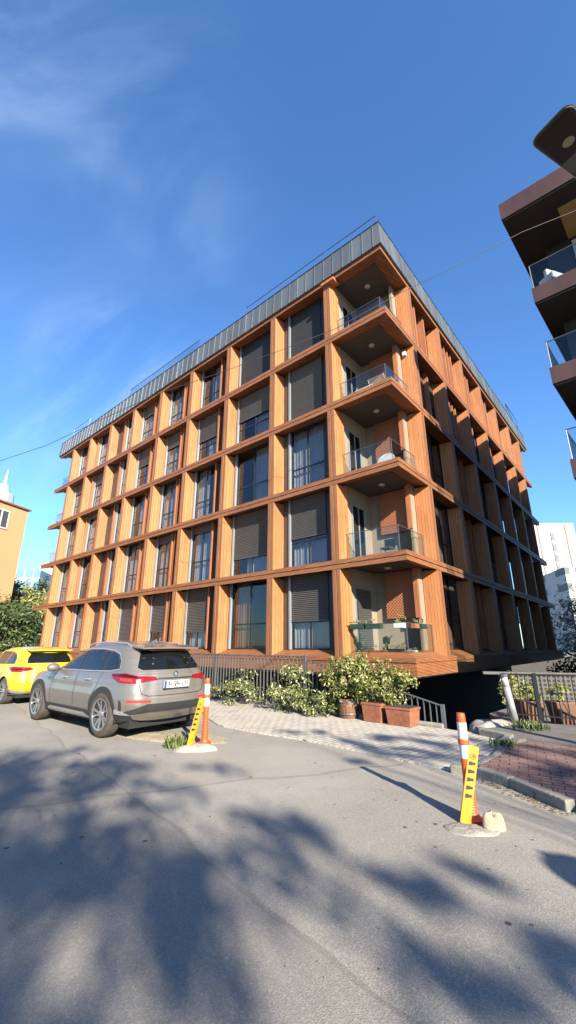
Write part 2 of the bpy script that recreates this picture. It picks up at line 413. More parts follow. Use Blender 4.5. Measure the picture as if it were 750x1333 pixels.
def roller(mb, F, u0, u1, n, z0, z1, step=.075):
    z = z1; rows = []
    nseg = max(1, int(round((z1 - z0) / step))); st = (z1 - z0) / nseg
    vs = []; fs = []
    for i in range(nseg):
        zt = z1 - i * st
        for (dn, dz) in ((0, 0), (.022, -st * .45), (0, -st * .93)):
            vs += [F(u0, n + dn, zt + dz), F(u1, n + dn, zt + dz)]
        b_ = 6 * i
        for j in range(2): fs.append((b_ + 2 * j, b_ + 2 * j + 1, b_ + 2 * j + 3, b_ + 2 * j + 2))
    mb.add(vs, fs); fbox(mb, F, u0, u1, n - .012, n - .008, z0, z1)
def curtain(mb, F, u0, u1, n, z0, z1):
    N = max(8, int((u1 - u0) / .05)); vs = []; fs = []
    for i in range(N + 1):
        u = u0 + (u1 - u0) * i / N; dn = .03 * sin(i * 1.9) + .012 * sin(i * .7)
        vs += [F(u, n + dn, z0), F(u, n + dn, z1)]
    for i in range(N): fs.append((2 * i, 2 * i + 2, 2 * i + 3, 2 * i + 1))
    mb.add(vs, fs)

def window(F, u0, u1, z0, z1, n, blind=0., cur='w', cols=2, transom=.38, pale=True, mesh=False, cspan=(0., 1.)):
    mb = MB(); t = .055
    fbox(mb, F, u0, u1, n - .06, n, z0, z0 + t); fbox(mb, F, u0, u1, n - .06, n, z1 - t, z1)
    for i in range(cols + 1):
        c = u0 + t / 2 + (u1 - u0 - t) * i / cols
        fbox(mb, F, c - t / 2, c + t / 2, n - .058, n - .002, z0 + t, z1 - t)
    zt = z0 + (z1 - z0) * transom
    fbox(mb, F, u0 + t, u1 - t, n - .055, n - .005, zt - .03, zt + .03)
    fr = mb.build('window', M['frame'], bld)
    mb = MB(); fbox(mb, F, u0 + .02, u1 - .02, n - .036, n - .028, z0 + .02, z1 - .02); mb.build('glass_pane', M['wglass'], fr)
    if cur:
        mb = MB(); w_ = u1 - u0
        curtain(mb, F, u0 + w_ * cspan[0], u0 + w_ * cspan[1], n - .22, z0, z1)
        mb.build('curtain', M['curtain' if cur == 'w' else 'ocurtain'], fr, smooth=True)
    if blind > 0:
        mb = MB(); zb = z1 - (z1 - z0) * blind
        if mesh: fbox(mb, F, u0 + .02, u1 - .02, n + .02, n + .03, zb, z1); 
        else: roller(mb, F, u0 + .03, u1 - .03, n + .03, zb, z1)
        mb.cur = 0; fbox(mb, F, u0 + .02, u1 - .02, n + .016, n + .05, zb - .05, zb)
        mb.build('roller_blind', M['screen' if mesh else 'blind'], fr)
    if pale:
        mb = MB(); fbox(mb, F, u1 + .003, u1 + .09, n - .05, n + .10, z0, z1); mb.build('window_casing', M['lframe'], bld)
    return fr

def bay(F, lo, hi, k, segs, wins):
    """segs: (kind, f0, f1) across the bay in fractions; windows sit slightly behind the piers"""
    z0 = zk(k) + (.23 if k else .33); z1 = zk(k + 1) - .09
    if k == 4: z1 = zk(5) - .04
    w_ = hi - lo; n = -DEP - .02
    for kind, f0, f1 in segs:
        u0, u1 = lo + w_ * f0, lo + w_ * f1
        if kind == 'p':
            mb = MB(); fbox(mb, F, u0, u1, n - .06, n + .03, z0, z1); mb.build('fixed_panel', M['brown'], bld)
        elif kind == 'd':
            mb = MB(); fbox(mb, F, u0, u1, n - .06, n + .01, z0, z1); mb.build('window_reveal', M['dbrown'], bld)
        elif kind == 'f':
            mb = MB(); fbox(mb, F, u0, u1, n - .02, -.38 if k < 4 or F is A else -.26, z0, z1); mb.build('sliding_screen', M['fin'], bld)
        elif kind == 's':
            mb = MB(); fbox(mb, F, u0, u1, n, n + .14, z0, z1); mb.build('sliding_screen', M['fin'], bld)
        elif kind == 'w': window(F, u0, u1, z0, z1, n, **wins)

# A facade: column -> arrangement from the right of the bay (small u) to its left (large u)
SEG = {0: [('d', 0, .05), ('f', .05, .075), ('d', .075, .18), ('w', .18, .84), ('p', .875, 1)],
       1: [('d', 0, .05), ('f', .05, .075), ('w', .09, .93), ('d', .965, 1)],
       2: [('p', .0, .27), ('f', .27, .30), ('w', .31, .93), ('d', .965, 1)],
       3: [('p', .0, .24), ('f', .24, .27), ('f', .33, .36), ('w', .38, .93), ('d', .965, 1)],
       4: [('p', .0, .22), ('f', .22, .25), ('f', .34, .37), ('w', .40, .93), ('d', .965, 1)],
       5: [('d', 0, .04), ('w', .05, .50), ('f', .55, .60), ('p', .60, 1)],
       6: [('d', 0, .12), ('w', .13, .80), ('f', .86, .90), ('p', .90, 1)],
       7: [('p', 0, .2), ('w', .22, .90), ('d', .935, 1)]}
BL = {0: [.62, .58, 0, 1, 1], 1: [0, .72, .0, .48, 1], 2: [.72, .12, 0, .5, 0], 3: [.7, .14, .0, .3, 0], 4: [.9, 0, 0, .4, .25],
      5: [0, 0, 0, 0, 0], 6: [0, 0, .1, .3, 0], 7: [0, 0, 0, .3, 0]}
for i in range(8):
    lo, hi = UC[i] + .15 + SPL + .003, UC[i + 1] - .15 - SPL - .003
    for k in range(5):
        cur = 'w'; cs = (0, 1)
        if k == 0 and i == 1: cur = 'o'; cs = (.55, .98)
        elif (i, k) in ((1, 3), (2, 4), (1, 2), (4, 3)): cs = (0, .55)
        elif (i, k) in ((3, 1), (5, 2), (2, 2), (6, 3)): cs = (.5, 1)
        elif (i * 3 + k) % 5 == 4: cs = (.1, .7)
        wd = dict(blind=BL[i][k], cur=cur, cspan=cs, mesh=(k == 4 and i < 2), cols=2, transom=.36)
        bay(A, lo, hi, k, SEG[i], wd)
SEGB = [[('p', 0, .25), ('f', .27, .31), ('p', .31, .6), ('f', .62, .66), ('w', .68, .98)],
        [('w', 0.02, .2), ('f', .22, .26), ('f', .40, .44), ('f', .56, .60), ('f', .72, .76), ('w', .78, .98)],
        [('p', 0, .1), ('w', .12, .34), ('f', .40, .44), ('f', .52, .56), ('w', .62, .98)],
        [('w', .02, .36), ('f', .38, .42), ('f', .56, .60), ('w', .62, .98)],
        [('p', 0, .3), ('f', .3, .34), ('w', .38, .96)],
        [('p', 0, .3), ('f', .3, .34), ('f', .5, .54), ('w', .58, .96)]]
for i in range(6):
    lo, hi = VC[i] + .15 + SPL + .003, VC[i + 1] - .15 - SPL - .003
    for k in range(5):
        sg_ = SEGB[i] if k > 2 else [q for j_, q in enumerate(SEGB[i]) if not (q[0] == 'f' and j_ % 2)]
        bay(B, lo, hi, k, sg_, dict(blind=(.5 if (i + k) % 3 == 0 else 0), cur='w' if (i + k) % 4 == 1 else None, cols=1, pale=False))
# interior behind the glass, storey by storey
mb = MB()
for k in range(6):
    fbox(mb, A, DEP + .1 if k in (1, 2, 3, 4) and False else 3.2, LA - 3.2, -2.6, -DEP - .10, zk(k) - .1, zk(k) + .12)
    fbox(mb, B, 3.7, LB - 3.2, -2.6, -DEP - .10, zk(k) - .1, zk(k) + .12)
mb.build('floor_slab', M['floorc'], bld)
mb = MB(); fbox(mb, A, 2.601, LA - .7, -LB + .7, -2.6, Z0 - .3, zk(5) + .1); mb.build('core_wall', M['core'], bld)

# corner balcony recess
mb = MB()
fbox(mb, A, 2.60, 2.72, -2.55, -DEP - .01, Z0 + .15, zk(5) - .05)
fbox(mb, A, .72, 2.60, -2.62, -2.50, Z0 + .15, zk(5) - .05)
mb.build('recess_wall', M['plaster'], bld)
mb = MB(); fbox(mb, A, .60, .72, -2.55, -2.1, Z0 + .15, zk(5) - .05); mb.build('recess_column', M['plaster'], bld)
mb = MB(); fbox(mb, A, LA - 3.4, LA - 2.2, -3.4, -1.0, Z0 + .15, zk(5) - .05); mb.build('recess_wall', M['plaster'], bld)

def lattice():
    m = mat('perforated_timber', (.33, .11, .045), .6); k = NT(m); p = k.pos()
    q = k.comb(k.dot(p, tuple(a2 + b2)), k.dot(p, (0, 0, 1)), 0)
    ws = []
    for d in ((1, 1, 0), (1, -1, 0)):
        f = k.math('FRACT', k.math('DIVIDE', k.dot(q, d), .12)); ws.append(k.ramp(k.math('ABSOLUTE', k.math('SUBTRACT', f, .5)), .22, .3))
    c = k.mix(k.math('MAXIMUM', ws[0], ws[1]), (.05, .018, .01), (.48, .17, .07))
    k.l(c, k.b.inputs['Base Color']); return m
M['latt'] = lattice()
def balcony(F1, F2, k):
    zf = zk(k) + .2
    # sliding perforated screen hung from the ceiling in front of the back wall and its solid edge
    if k < 3 or k == 3:
        zt = zk(k + 1) - .10; zb = zf + 1.25
        mb = MB(); fbox(mb, A, .80, 2.1, -2.42, -2.36, zb, zt); sc_ = mb.build('perforated_screen', M['latt'], bld)
        mb = MB(); fbox(mb, A, .62, .80, -2.44, -2.06, zb - .02, zt); mb.build('screen_edge', M['fin'], sc_)
    # door in the side wall
    mb = MB()
    for n0, n1 in ((-1.95, -1.87), (-1.03, -.95), (-1.49, -1.43)): fbox(mb, A, 2.565, 2.597, n0, n1, zf, zf + 2.35)
    fbox(mb, A, 2.565, 2.597, -1.87, -1.03, zf + 2.29, zf + 2.35)
    d = mb.build('balcony_door', M['lframe'], bld)
    mb = MB(); fbox(mb, A, 2.58, 2.59, -1.87, -1.03, zf, zf + 2.29); mb.build('glass_pane', M['cglass'], d)
    if k == 0:
        mb = MB(); roller(mb, B, .96, 1.94, -2.52, zf, zf + 2.3); mb.build('roller_blind', M['blind'], d)
    mb = MB(); c = A(1.45, -1.45, zk(k + 1) - .06); mb.lathe([(.13, 0), (.135, -.03), (.11, -.06), (.0, -.075)], c, 20)
    mb.build('ceiling_lamp', M['lampm'], bld, smooth=True)
def railing(F, i, u1, v1, k, side='near'):
    zf = zk(k) + .2; h = .98
    mb = MB(); t = .008
    P_ = (lambda u, n, z: A(u, n, z)) if side == 'near' else (lambda u, n, z: A(LA - u, n, z))
    fbox(mb, P_, i, u1, -i - t, -i, zf + .02, zf + h); fbox(mb, P_, i, i + t, -v1, -i - t - .02, zf + .02, zf + h)
    r = mb.build('balcony_railing', M['glass'], bld)
    mb = MB(); e = .014
    for (p, q) in ((P_(u1, -i, zf + h), P_(i, -i, zf + h)), (P_(i, -i, zf + h), P_(i, -v1, zf + h))): mb.tube([p, q], e, 6)
    for (u, n) in ((u1, -i), (i, -i), (i, -v1)): mb.tube([P_(u, n, zf), P_(u, n, zf + h)], .012, 6)
    mb.build('handrail', M['steel'], r)
for k in range(5):
    balcony(A, B, k); railing(A, .42, UC[0] - .2, VC[0] - .25, k)
    railing(A, .42, 2.0, 2.3, k, 'far')
# floors and flower bench at the lowest balcony
# parapet: standing seam zinc on both sides
ZP0, ZP1 = zk(5) + .03, zk(5) + 1.28
def parapet(F, L):
    mb = MB()
    nn = .10; top = .03
    p = [F(-nn, nn, ZP0), F(L + nn, nn, ZP0), F(L + nn, -.5, ZP0), F(.5, -.5, ZP0), F(-top, top, ZP1), F(L + top, top, ZP1), F(L + top, -.5, ZP1), F(.5, -.5, ZP1)]
    if F is A: p = [p[3], p[2], p[1], p[0], p[7], p[6], p[5], p[4]]
    mb.hexa(p)
    t = .26
    while t < L - .1:
        q = [F(t - .012, nn, ZP0), F(t + .012, nn, ZP0), F(t + .012, nn + .03, ZP0), F(t - .012, nn + .03, ZP0),
             F(t - .012, top, ZP1 - .02), F(t + .012, top, ZP1 - .02), F(t + .012, top + .03, ZP1 - .02), F(t - .012, top + .03, ZP1 - .02)]
        if F is A: q = [q[3], q[2], q[1], q[0], q[7], q[6], q[5], q[4]]
        mb.hexa(q); t += .52
    o = mb.build('parapet', M['zinc'], bld)
    mb = MB(); fbox(mb, F, .07 if F is B else -.05, L + .06, -.45, .05, ZP1 + .002, ZP1 + .04); mb.build('coping', M['frame'], o)
parapet(A, LA); parapet(B, LB)
mb = MB(); fbox(mb, A, .52, LA - .52, -LB + .5, -.52, ZP0 + .1, ZP0 + .5); mb.build('roof', M['core'], bld)
mb = MB(); fbox(mb, A, UC[0] - .5, UC[0] + .18, -.3, .16, zk(5) - .31, zk(5) - .175); mb.build('beam_end', M['wv'], bld)
def roof_rail(F, u0, u1, h=.55, n=-.12, diag=False, gl_=False):
    mb = MB(); z = ZP1 + .04
    mb.tube([F(u0, n, z), F(u0, n, z + h), F(u1, n, z + h), F(u1, n, z)], .022, 6)
    m_ = max(1, int((u1 - u0) / 2.2))
    for i in range(1, m_): u = u0 + (u1 - u0) * i / m_; mb.tube([F(u, n, z), F(u, n, z + h)], .018, 6)
    if diag: mb.tube([F(u0, n, z), F(u0, n - 1.2, z + h)], .02, 6); mb.tube([F(u1, n, z), F(u0, n, z + h)], .02, 6)
    o = mb.build('roof_railing', M['steel' if not diag else 'iron'], bld)
    if gl_:
        mb = MB(); fbox(mb, F, u0 + .02, u1 - .02, n - .006, n + .006, z + .02, z + h - .03); mb.build('glass_panel', M['glass'], o)
roof_rail(A, .12, 8.2, .62); roof_rail(A, 12.4, 20.6, .75, gl_=True); roof_rail(A, 27.0, 30.0, .8)
roof_rail(B, .15, 13.0, .22, -.12)
roof_rail(B, 21.6, 25.2, 1.5, -.2, True)
mb = MB(); mb.tube([A(25.5, -1, ZP1), A(25.5, -1, ZP1 + 1.5)], .025, 6); mb.tube([A(30.7, -1, ZP1), A(30.7, -1, ZP1 + 1.6)], .03, 6)
mb.build('roof_aerial', M['giron'], bld)

# ------------------------------------------------------------------ things on the corner balconies
RZA = atan2(a2.y, a2.x)
def ac_unit():
    e = empty('air_conditioner', A(1.7, -1.1, zk(3) + .2), 'white air conditioner unit behind the glass of the second highest corner balcony', 'air conditioner')
    mb = MB(); mb.box(A(1.7, -1.1, zk(3) + .62), (.85, .32, .6), RZA); mb.build('casing', M['white'], e, bevel=.015)
    mb = MB(); c = A(1.7, -.925, zk(3) + .62)
    for r in (.22, .15, .08):
        mb.tube([c + a2 * r * cos(t) + Vector((0, 0, r * sin(t))) for t in np.linspace(0, 2 * pi, 25)], .008, 5, False)
    mb.build('fan_grille', M['frame'], e)
    mb = MB()
    for s in (-.3, .3): mb.box(A(1.7 + s, -1.1, zk(3) + .26), (.05, .4, .118), RZA)
    mb.build('mounting_foot', M['giron'], e)
ac_unit()
e = empty('drying_rack', A(1.1, -1.0, zk(3) + .2), 'white folding clothes rack standing beside the air conditioner on the balcony', 'drying rack')
mb = MB()
for s in (-.35, .35):
    mb.tube([A(1.0 + s, -.7, zk(3) + .2), A(1.0 + s, -1.25, zk(3) + .98)], .012, 6); mb.tube([A(1.0 + s, -1.25, zk(3) + .2), A(1.0 + s, -.7, zk(3) + .98)], .012, 6)
mb.build('leg', M['white'], e)
mb = MB()
for i in range(9): mb.tube([A(.62, -.7 - .07 * i, zk(3) + .98), A(1.38, -.7 - .07 * i, zk(3) + .98)], .007, 5)
mb.build('rack_bars', M['white'], e)
e = empty('storage_box', A(1.9, -.9, zk(3) + .2), 'white plastic box at the left end of the second highest corner balcony', 'box')
mb = MB(); mb.box(A(2.1, -.75, zk(3) + .36), (.34, .3, .3), RZA); mb.build('box_body', M['white'], e, bevel=.02)
mb = MB(); mb.box(A(2.1, -.75, zk(3) + .53), (.37, .33, .035), RZA); mb.build('lid', M['lframe'], e)
def bal_table(u, n, k, lab):
    e = empty('folding_table', A(u, n, zk(k) + .2), lab, 'table')
    c = A(u, n, zk(k) + .62); R_ = Matrix.Rotation(radians(70), 3, 'X')
    mb = MB(); d = (b2 * .35 + Vector((0, 0, -.93))).normalized(); x_ = a2; y_ = d.cross(x_).normalized()
    d2 = x_.cross(y_)
    ring = [c + (x_ * cos(t) + (Vector((0, 0, 1)) * .93 + b2 * .35) * sin(t)) * .38 for t in np.linspace(0, 2 * pi, 28, endpoint=False)]
    off = -b2 * .025; nn = len(ring)
    mb.add(ring + [p + off for p in ring], [tuple(range(nn)), tuple(range(2 * nn - 1, nn - 1, -1))] + [(i, nn + i, nn + (i + 1) % nn, (i + 1) % nn) for i in range(nn)])
    mb.build('table_top', M['potw'], e)
    mb = MB()
    for s in (-.2, .2): mb.tube([A(u + s, n, zk(k) + .2), A(u + s, n - .2, zk(k) + .95)], .014, 6)
    mb.build('leg', M['steel'], e)
bal_table(.95, -.95, 2, 'round pale folding table tilted up on the middle corner balcony')
def bal_chair(u, n, k, lab):
    e = empty('balcony_chair', A(u, n, zk(k) + .2), lab, 'chair'); z = zk(k) + .2
    mb = MB(); mb.box(A(u, n, z + .42), (.44, .42, .04), RZA); mb.build('seat', M['giron'], e)
    mb = MB(); mb.box(A(u, n - .2, z + .64), (.42, .03, .36), RZA); mb.build('backrest', M['frame'], e)
    for s in (-.19, .19):
        for t in (-.18, .18):
            mb = MB(); mb.tube([A(u + s, n + t, z), A(u + s, n + t, z + .41)], .013, 6); mb.build('leg', M['steel'], e)
bal_chair(1.35, -1.35, 1, 'dark metal chair standing on the second lowest corner balcony')
bal_chair(1.7, -1.5, 4, 'dark metal chair standing on the topmost corner balcony')
e = empty('wall_light', B(2.42, -.2, zk(4) - .5), 'small white floodlight fixed beside the second highest corner balcony', 'light')
mb = MB(); mb.box(B(2.40, -.40, zk(4) - .5), (.16, .14, .2), RZA); mb.build('lamp_housing', M['white'], e, bevel=.02)
mb = MB(); mb.box(B(2.40, -.40, zk(4) - .36), (.05, .05, .08), RZA); mb.build('bracket', M['frame'], e)

# ------------------------------------------------------------------ foliage
def leaves(mb, c, rad, n, size, clumps=0, seed=0, flat=.0, shell=.35, cs=1.):
    r = random.Random(seed); c = Vector(c); cl = []
    if clumps:
        for i in range(clumps):
            while 1:
                p = Vector([r.uniform(-1, 1) for _ in range(3)])
                if p.length < 1 and p.length > shell: break
            cl.append((Vector([p[j] * rad[j] for j in range(3)]), r.uniform(.18, .36) * cs))
    for i in range(n):
        if clumps:
            q, s = r.choice(cl); d = Vector([r.gauss(0, .5) for _ in range(3)])
            p = q + Vector([d[j] * rad[j] * s for j in range(3)])
        else:
            while 1:
                p = Vector([r.uniform(-1, 1) for _ in range(3)])
                if p.length < 1: break
            p = Vector([p[j] * rad[j] for j in range(3)])
        nrm = (p.normalized() * .6 + Vector([r.gauss(0, .6) for _ in range(3)])); 
        nrm.z += .3
        nrm = nrm.normalized() if nrm.length > .01 else Vector((0, 0, 1))
        t = nrm.orthogonal().normalized(); t = Matrix.Rotation(r.uniform(0, 2 * pi), 3, nrm) @ t; b_ = nrm.cross(t)
        s = size * r.uniform(.6, 1.35); o = c + p
        mb.add([o - t * s, o - b_ * s * .42 + nrm * s * .12, o + t * s, o + b_ * s * .42 + nrm * s * .12], [(0, 1, 2, 3)])
def tree(name, base, h, rad, cz, leafm, n, size, clumps, label, cat, seed, group=None, trunk_r=.18, limbs=7, shell=.35, cs=1.):
    e = empty(name, base, label, cat, group); r = random.Random(seed); b_ = Vector(base)
    mb = MB(); cc = b_ + Vector((0, 0, cz))
    mb.tube([b_, b_ + Vector((r.uniform(-.1, .1), r.uniform(-.1, .1), h * .35)), b_ + Vector((r.uniform(-.3, .3), .1, h * .62)), cc + Vector((0, 0, rad[2] * .6))],
            [trunk_r, trunk_r * .8, trunk_r * .55, trunk_r * .12], 10)
    for i in range(limbs):
        t = 2 * pi * i / limbs + r.uniform(-.4, .4); z = h * r.uniform(.32, .7)
        s = b_ + Vector((0, 0, z)); en = cc + Vector((cos(t) * rad[0] * .75, sin(t) * rad[1] * .75, r.uniform(-.4, .6) * rad[2]))
        mb.tube([s, (s + en) / 2 + Vector((0, 0, .12 * h * .3)), en], [trunk_r * .45, trunk_r * .25, trunk_r * .06], 7)
    mb.build('trunk', M['bark'], e, smooth=True)
    mb = MB(); leaves(mb, cc, rad, n, size, clumps, seed, shell=shell, cs=cs); mb.build('crown', leafm, e)
    return e

# ------------------------------------------------------------------ ground
PIT = [(-17, 28.2), (2.95, 8.62), (3.35, 8.42), (4.05, 9.2), (4.45, 8.95), (5.6, 8.35), (12, 5.2), (45, 20), (45, 60), (-12, 60)]
def sheet(name, outer, holes, z, m, kind='structure', parent=None):
    bm = bmesh.new(); edges = []
    for loop in [outer] + holes:
        vs = [bm.verts.new((x, y, z)) for x, y in loop]
        edges += [bm.edges.new((vs[i], vs[(i + 1) % len(vs)])) for i in range(len(vs))]
    bmesh.ops.triangle_fill(bm, edges=edges, use_beauty=True, use_dissolve=False, normal=(0, 0, 1))
    for f in bm.faces:
        if f.normal.z < 0: f.normal_flip()
    me = bpy.data.meshes.new(name); bm.to_mesh(me); bm.free(); me.materials.append(m)
    o = bpy.data.objects.new(name, me); COL.objects.link(o); o['kind'] = kind
    return o
R_ = 700
sheet('road', [(-R_, -R_), (R_, -R_), (R_, R_), (-R_, R_)], [PIT], G, M['asphalt'])
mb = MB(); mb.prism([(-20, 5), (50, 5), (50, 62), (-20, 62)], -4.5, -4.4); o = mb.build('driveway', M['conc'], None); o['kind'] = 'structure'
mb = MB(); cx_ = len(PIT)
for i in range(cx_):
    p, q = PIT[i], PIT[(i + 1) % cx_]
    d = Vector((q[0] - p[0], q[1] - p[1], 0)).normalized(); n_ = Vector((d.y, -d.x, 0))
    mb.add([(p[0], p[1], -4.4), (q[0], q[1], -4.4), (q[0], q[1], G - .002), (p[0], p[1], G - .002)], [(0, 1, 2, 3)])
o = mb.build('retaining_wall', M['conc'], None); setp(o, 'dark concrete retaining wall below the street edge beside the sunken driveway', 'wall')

def poly_prism(name, pts, z0, z1, m, bev=.0, **kw):
    mb = MB(); mb.prism(pts, z0, z1); o = mb.build(name, m, None, bevel=bev); setp(o, **kw); return o
# granite sett pavement (a few mm above the road) and the red paved footway with its kerb
PAV = [(-3.2, 14.05), (-2.3, 11.6), (-1.75, 9.9), (-1.35, 8.98), (-.6, 8.3), (.31, 7.63), (1.0, 6.95), (1.52, 6.42), (2.02, 5.95), (2.33, 5.95), (2.55, 6.2), (2.84, 6.5), (3.25, 7.1), (3.6, 7.55), (3.32, 8.1),
       (2.93, 8.6), (1.15, 10.2)]
poly_prism('pavement', PAV, G - .1, G + .02, M['pav'], kind='structure')
RED = [(2.36, 5.90), (2.62, 5.35), (2.80, 4.62), (6.8, 3.5), (8.2, 5.2), (4.22, 6.95), (3.76, 7.35), (3.3, 7.02), (2.84, 6.42)]
poly_prism('footway', RED, G - .1, G + .06, M['redpav'], kind='structure')
SLB = [(3.32, 7.13), (3.78, 7.40), (4.25, 7.0), (8.25, 5.25), (12, 5.15), (5.62, 8.34), (4.45, 8.92), (4.07, 9.15), (3.42, 8.42), (3.36, 8.12), (3.63, 7.57)]
poly_prism('forecourt', SLB, G - .1, G + .09, M['slab'], kind='structure')
# kerb stones one after another
def kerbs(pts, w, h, name='kerb_stone', step=.75):
    k_ = 0
    for (p, q) in zip(pts[:-1], pts[1:]):
        p = Vector((*p, 0)); q = Vector((*q, 0)); L_ = (q - p).length; n_ = max(1, round(L_ / step)); d = (q - p) / L_; ang = atan2(d.y, d.x)
        for i in range(n_):
            c = p + d * (L_ * (i + .5) / n_); l_ = L_ / n_ - .012
            mb = MB(); mb.box((c.x + rnd.uniform(-.008, .008), c.y, G - .1 + (h + .1) / 2 + rnd.uniform(-.008, .008)), (l_, w, h + .1), ang + rnd.uniform(-.012, .012))
            kb.append(mb)
kb = []
kerbs([(2.02, 5.90), (2.30, 5.74), (2.50, 5.32), (2.69, 4.60)], .12, .10, step=.5)
kerbs([(2.73, 4.50), (6.7, 3.40)], .12, .10)
kerbs([(2.44, 6.05), (2.86, 6.50), (3.28, 7.08)], .1, .07, step=.5)
kerbs([(3.3, 7.14), (3.60, 7.56), (3.34, 8.05)], .12, .13, step=.6)
kroot = empty('kerb', (2.5, 5, G), 'worn pale kerb of separate stones along the red paved footway at the right', 'kerb', kind='structure')
for mb in kb: mb.build('kerb_stone', M['kerb'], kroot, bevel=.015)
# low edge below the fence
mb = MB(); mb.tube([(-17, 28.25, G + .04), (-3.2, 14.35, G + .04), (1.0, 10.27, G + .04), (2.9, 8.66, G + .03)], .07, 6); o = mb.build('fence_kerb', M['kerb'], None); o['kind'] = 'structure'

def lump(name, c, rx, ry, h, m, label=None, cat=None, kind=None, seed=1, rot=0, parent=None, box=False, group=None):
    r = random.Random(seed); N, K = 28, 7; vs = []; fs = []
    ph = [r.uniform(0, 6) for _ in range(5)]
    for i in range(K):
        f = i / (K - 1); rr = cos(f * pi / 2) ** (.5 if not box else .3); zz = sin(f * pi / 2) * h
        for j in range(N):
            t = 2 * pi * j / N; w_ = 1 + .12 * sin(2 * t + ph[0]) + .09 * sin(3 * t + ph[1]) + .05 * sin(7 * t + ph[2] + f * 3)
            x = rx * rr * w_ * cos(t); y = ry * rr * w_ * sin(t)
            vs.append((c[0] + x * cos(rot) - y * sin(rot), c[1] + x * sin(rot) + y * cos(rot), c[2] + zz * (1 + .12 * sin(3 * t + ph[3])) + r.uniform(-.004, .004)))
    for i in range(K - 1):
        for j in range(N): fs.append((i * N + j, i * N + (j + 1) % N, (i + 1) * N + (j + 1) % N, (i + 1) * N + j))
    mb = MB(); mb.add(vs, fs); o = mb.build(name, m, parent, smooth=True, base=True); setp(o, label, cat, group, kind); return o
lump('concrete_apron', (-1.95, 7.95, G - .02), 1.15, .42, .05, M['rock'], kind='structure', seed=5, rot=-.2)
lump('stone_mound', (3.78, 8.62, G - .02), .46, .32, .17, M['patch'], 'pale worn concrete mound at the edge of the driveway left of the grey bollard lamp', 'mound', seed=11, rot=.6)

# ------------------------------------------------------------------ flexible posts with broken yellow channel
def delineator(loc, h, label, lean=0, face=0):
    e = empty('traffic_post', loc, label, 'traffic post', 'orange and white flexible traffic posts on the street')
    x, y, z = loc
    mb = MB(); mb.cur = 0
    prof = [(.105, 0), (.105, .018), (.07, .03), (.062, .05)]
    for i in range(14): prof += [(.056 - i * .0007, .055 + i * .02), (.050 - i * .0007, .066 + i * .02)]
    prof += [(.042, .36 * h / .9 + .02), (.040, h - .03), (.036, h - .005), (0, h)]
    prof = [(max(r_, 0), min(zz, h)) for r_, zz in prof]
    mb.lathe(prof, (x, y, z), 24); mb.build('post_body', M['org'], e, smooth=False)
    for z0, z1 in ((h * .56, h * .69), (h * .745, h * .905)):
        mb = MB(); mb.lathe([(.0435, z0), (.0435, z1)], (x, y, z), 24); mb.build('reflective_band', M['ret'], e, smooth=False)
    mb = MB(); mb.lathe([(.05, h * .695), (.052, h * .70), (.052, h * .735), (.05, h * .74)], (x, y, z), 24); mb.build('collar', M['org'], e)
    return e
def channel(loc, top, label, seed=0, w=.085, facing=None):
    """leaning yellow channel: front strip with black marks, side flange"""
    p = Vector(loc); q = Vector(top); up = (q - p).normalized(); L_ = (q - p).length
    f = Vector(facing).normalized(); sx = up.cross(f).normalized() * -1; f = sx.cross(up).normalized(); 
    if f.dot(Vector(facing)) < 0: f = -f
    e = empty('yellow_channel', loc, label, 'yellow post', 'leaning yellow plastic channels beside the traffic posts')
    mb = MB(); t = .006
    def bx(u0, u1, v0, v1, d0, d1):
        P8 = [p + sx * u + f * d + up * v for v in (v0, v1) for u, d in ((u0, d0), (u1, d0), (u1, d1), (u0, d1))]
        if (P8[1] - P8[0]).cross(P8[3] - P8[0]).dot(up) < 0: P8 = [P8[i] for i in (3, 2, 1, 0, 7, 6, 5, 4)]
        mb.hexa(P8)
    bx(-w / 2, w / 2, 0, L_, -t, 0); bx(w / 2 - t, w / 2, 0, L_, -.06, -t - .0005); bx(-w / 2, -w / 2 + t, 0, L_ * .97, -.04, -t - .0005)
    body = mb.build('channel_body', M['yel'], e)
    for i in range(5):
        mb = MB()
        v = L_ * (.34 + .105 * i)
        for j, (u0, u1) in enumerate(((-.028, 0), (0, .028))):
            s = .010 if j == 0 else 0
            mb.add([p + sx * u0 + up * (v - .012 + (0 if j else s)) + f * .0015, p + sx * u1 + up * (v - .012 + (s if j else 0)) + f * .0015 if False else p + sx * u1 + up * (v - .018 + (s * 1)) + f * .0015,
                    p + sx * u1 + up * (v + .016) + f * .0015, p + sx * u0 + up * (v + .020) + f * .0015], [(0, 1, 2, 3)])
        mb.build('black_mark', M['blk'], body)
    mb = MB(); c = p + up * L_ * .86 + f * .002
    mb.tube([c + (sx * cos(t) + up * sin(t)) * .022 for t in np.linspace(0, 2 * pi, 21)], .0022, 4, False)
    for (x0, y0, x1, y1) in ((-.009, -.010, -.009, .011), (-.009, .011, .006, .006), (.006, .006, -.009, 0), (-.006, 0, .010, -.010)):
        mb.tube([c + sx * x0 + up * y0, c + sx * x1 + up * y1], .0022, 4)
    mb.build('round_logo', M['blk'], body)
    return e
# right one
delineator((1.66, 4.42, G), .88, 'orange and white traffic post with a pale rock at its foot on the open asphalt')
channel((1.56, 4.33, G), (1.735, 4.37, G + .60), 'yellow channel with black marks leaning on the post by the pale rock', facing=(-.25, -1, .1))
lump('rock', (1.76, 4.22, G - .02), .085, .07, .135, M['rock'], 'pale broken rock lying at the foot of the right traffic post', 'rock', seed=3, box=True)
lump('concrete_rubble', (1.55, 4.2, G - .012), .22, .15, .03, M['patch'], kind='structure', seed=9)
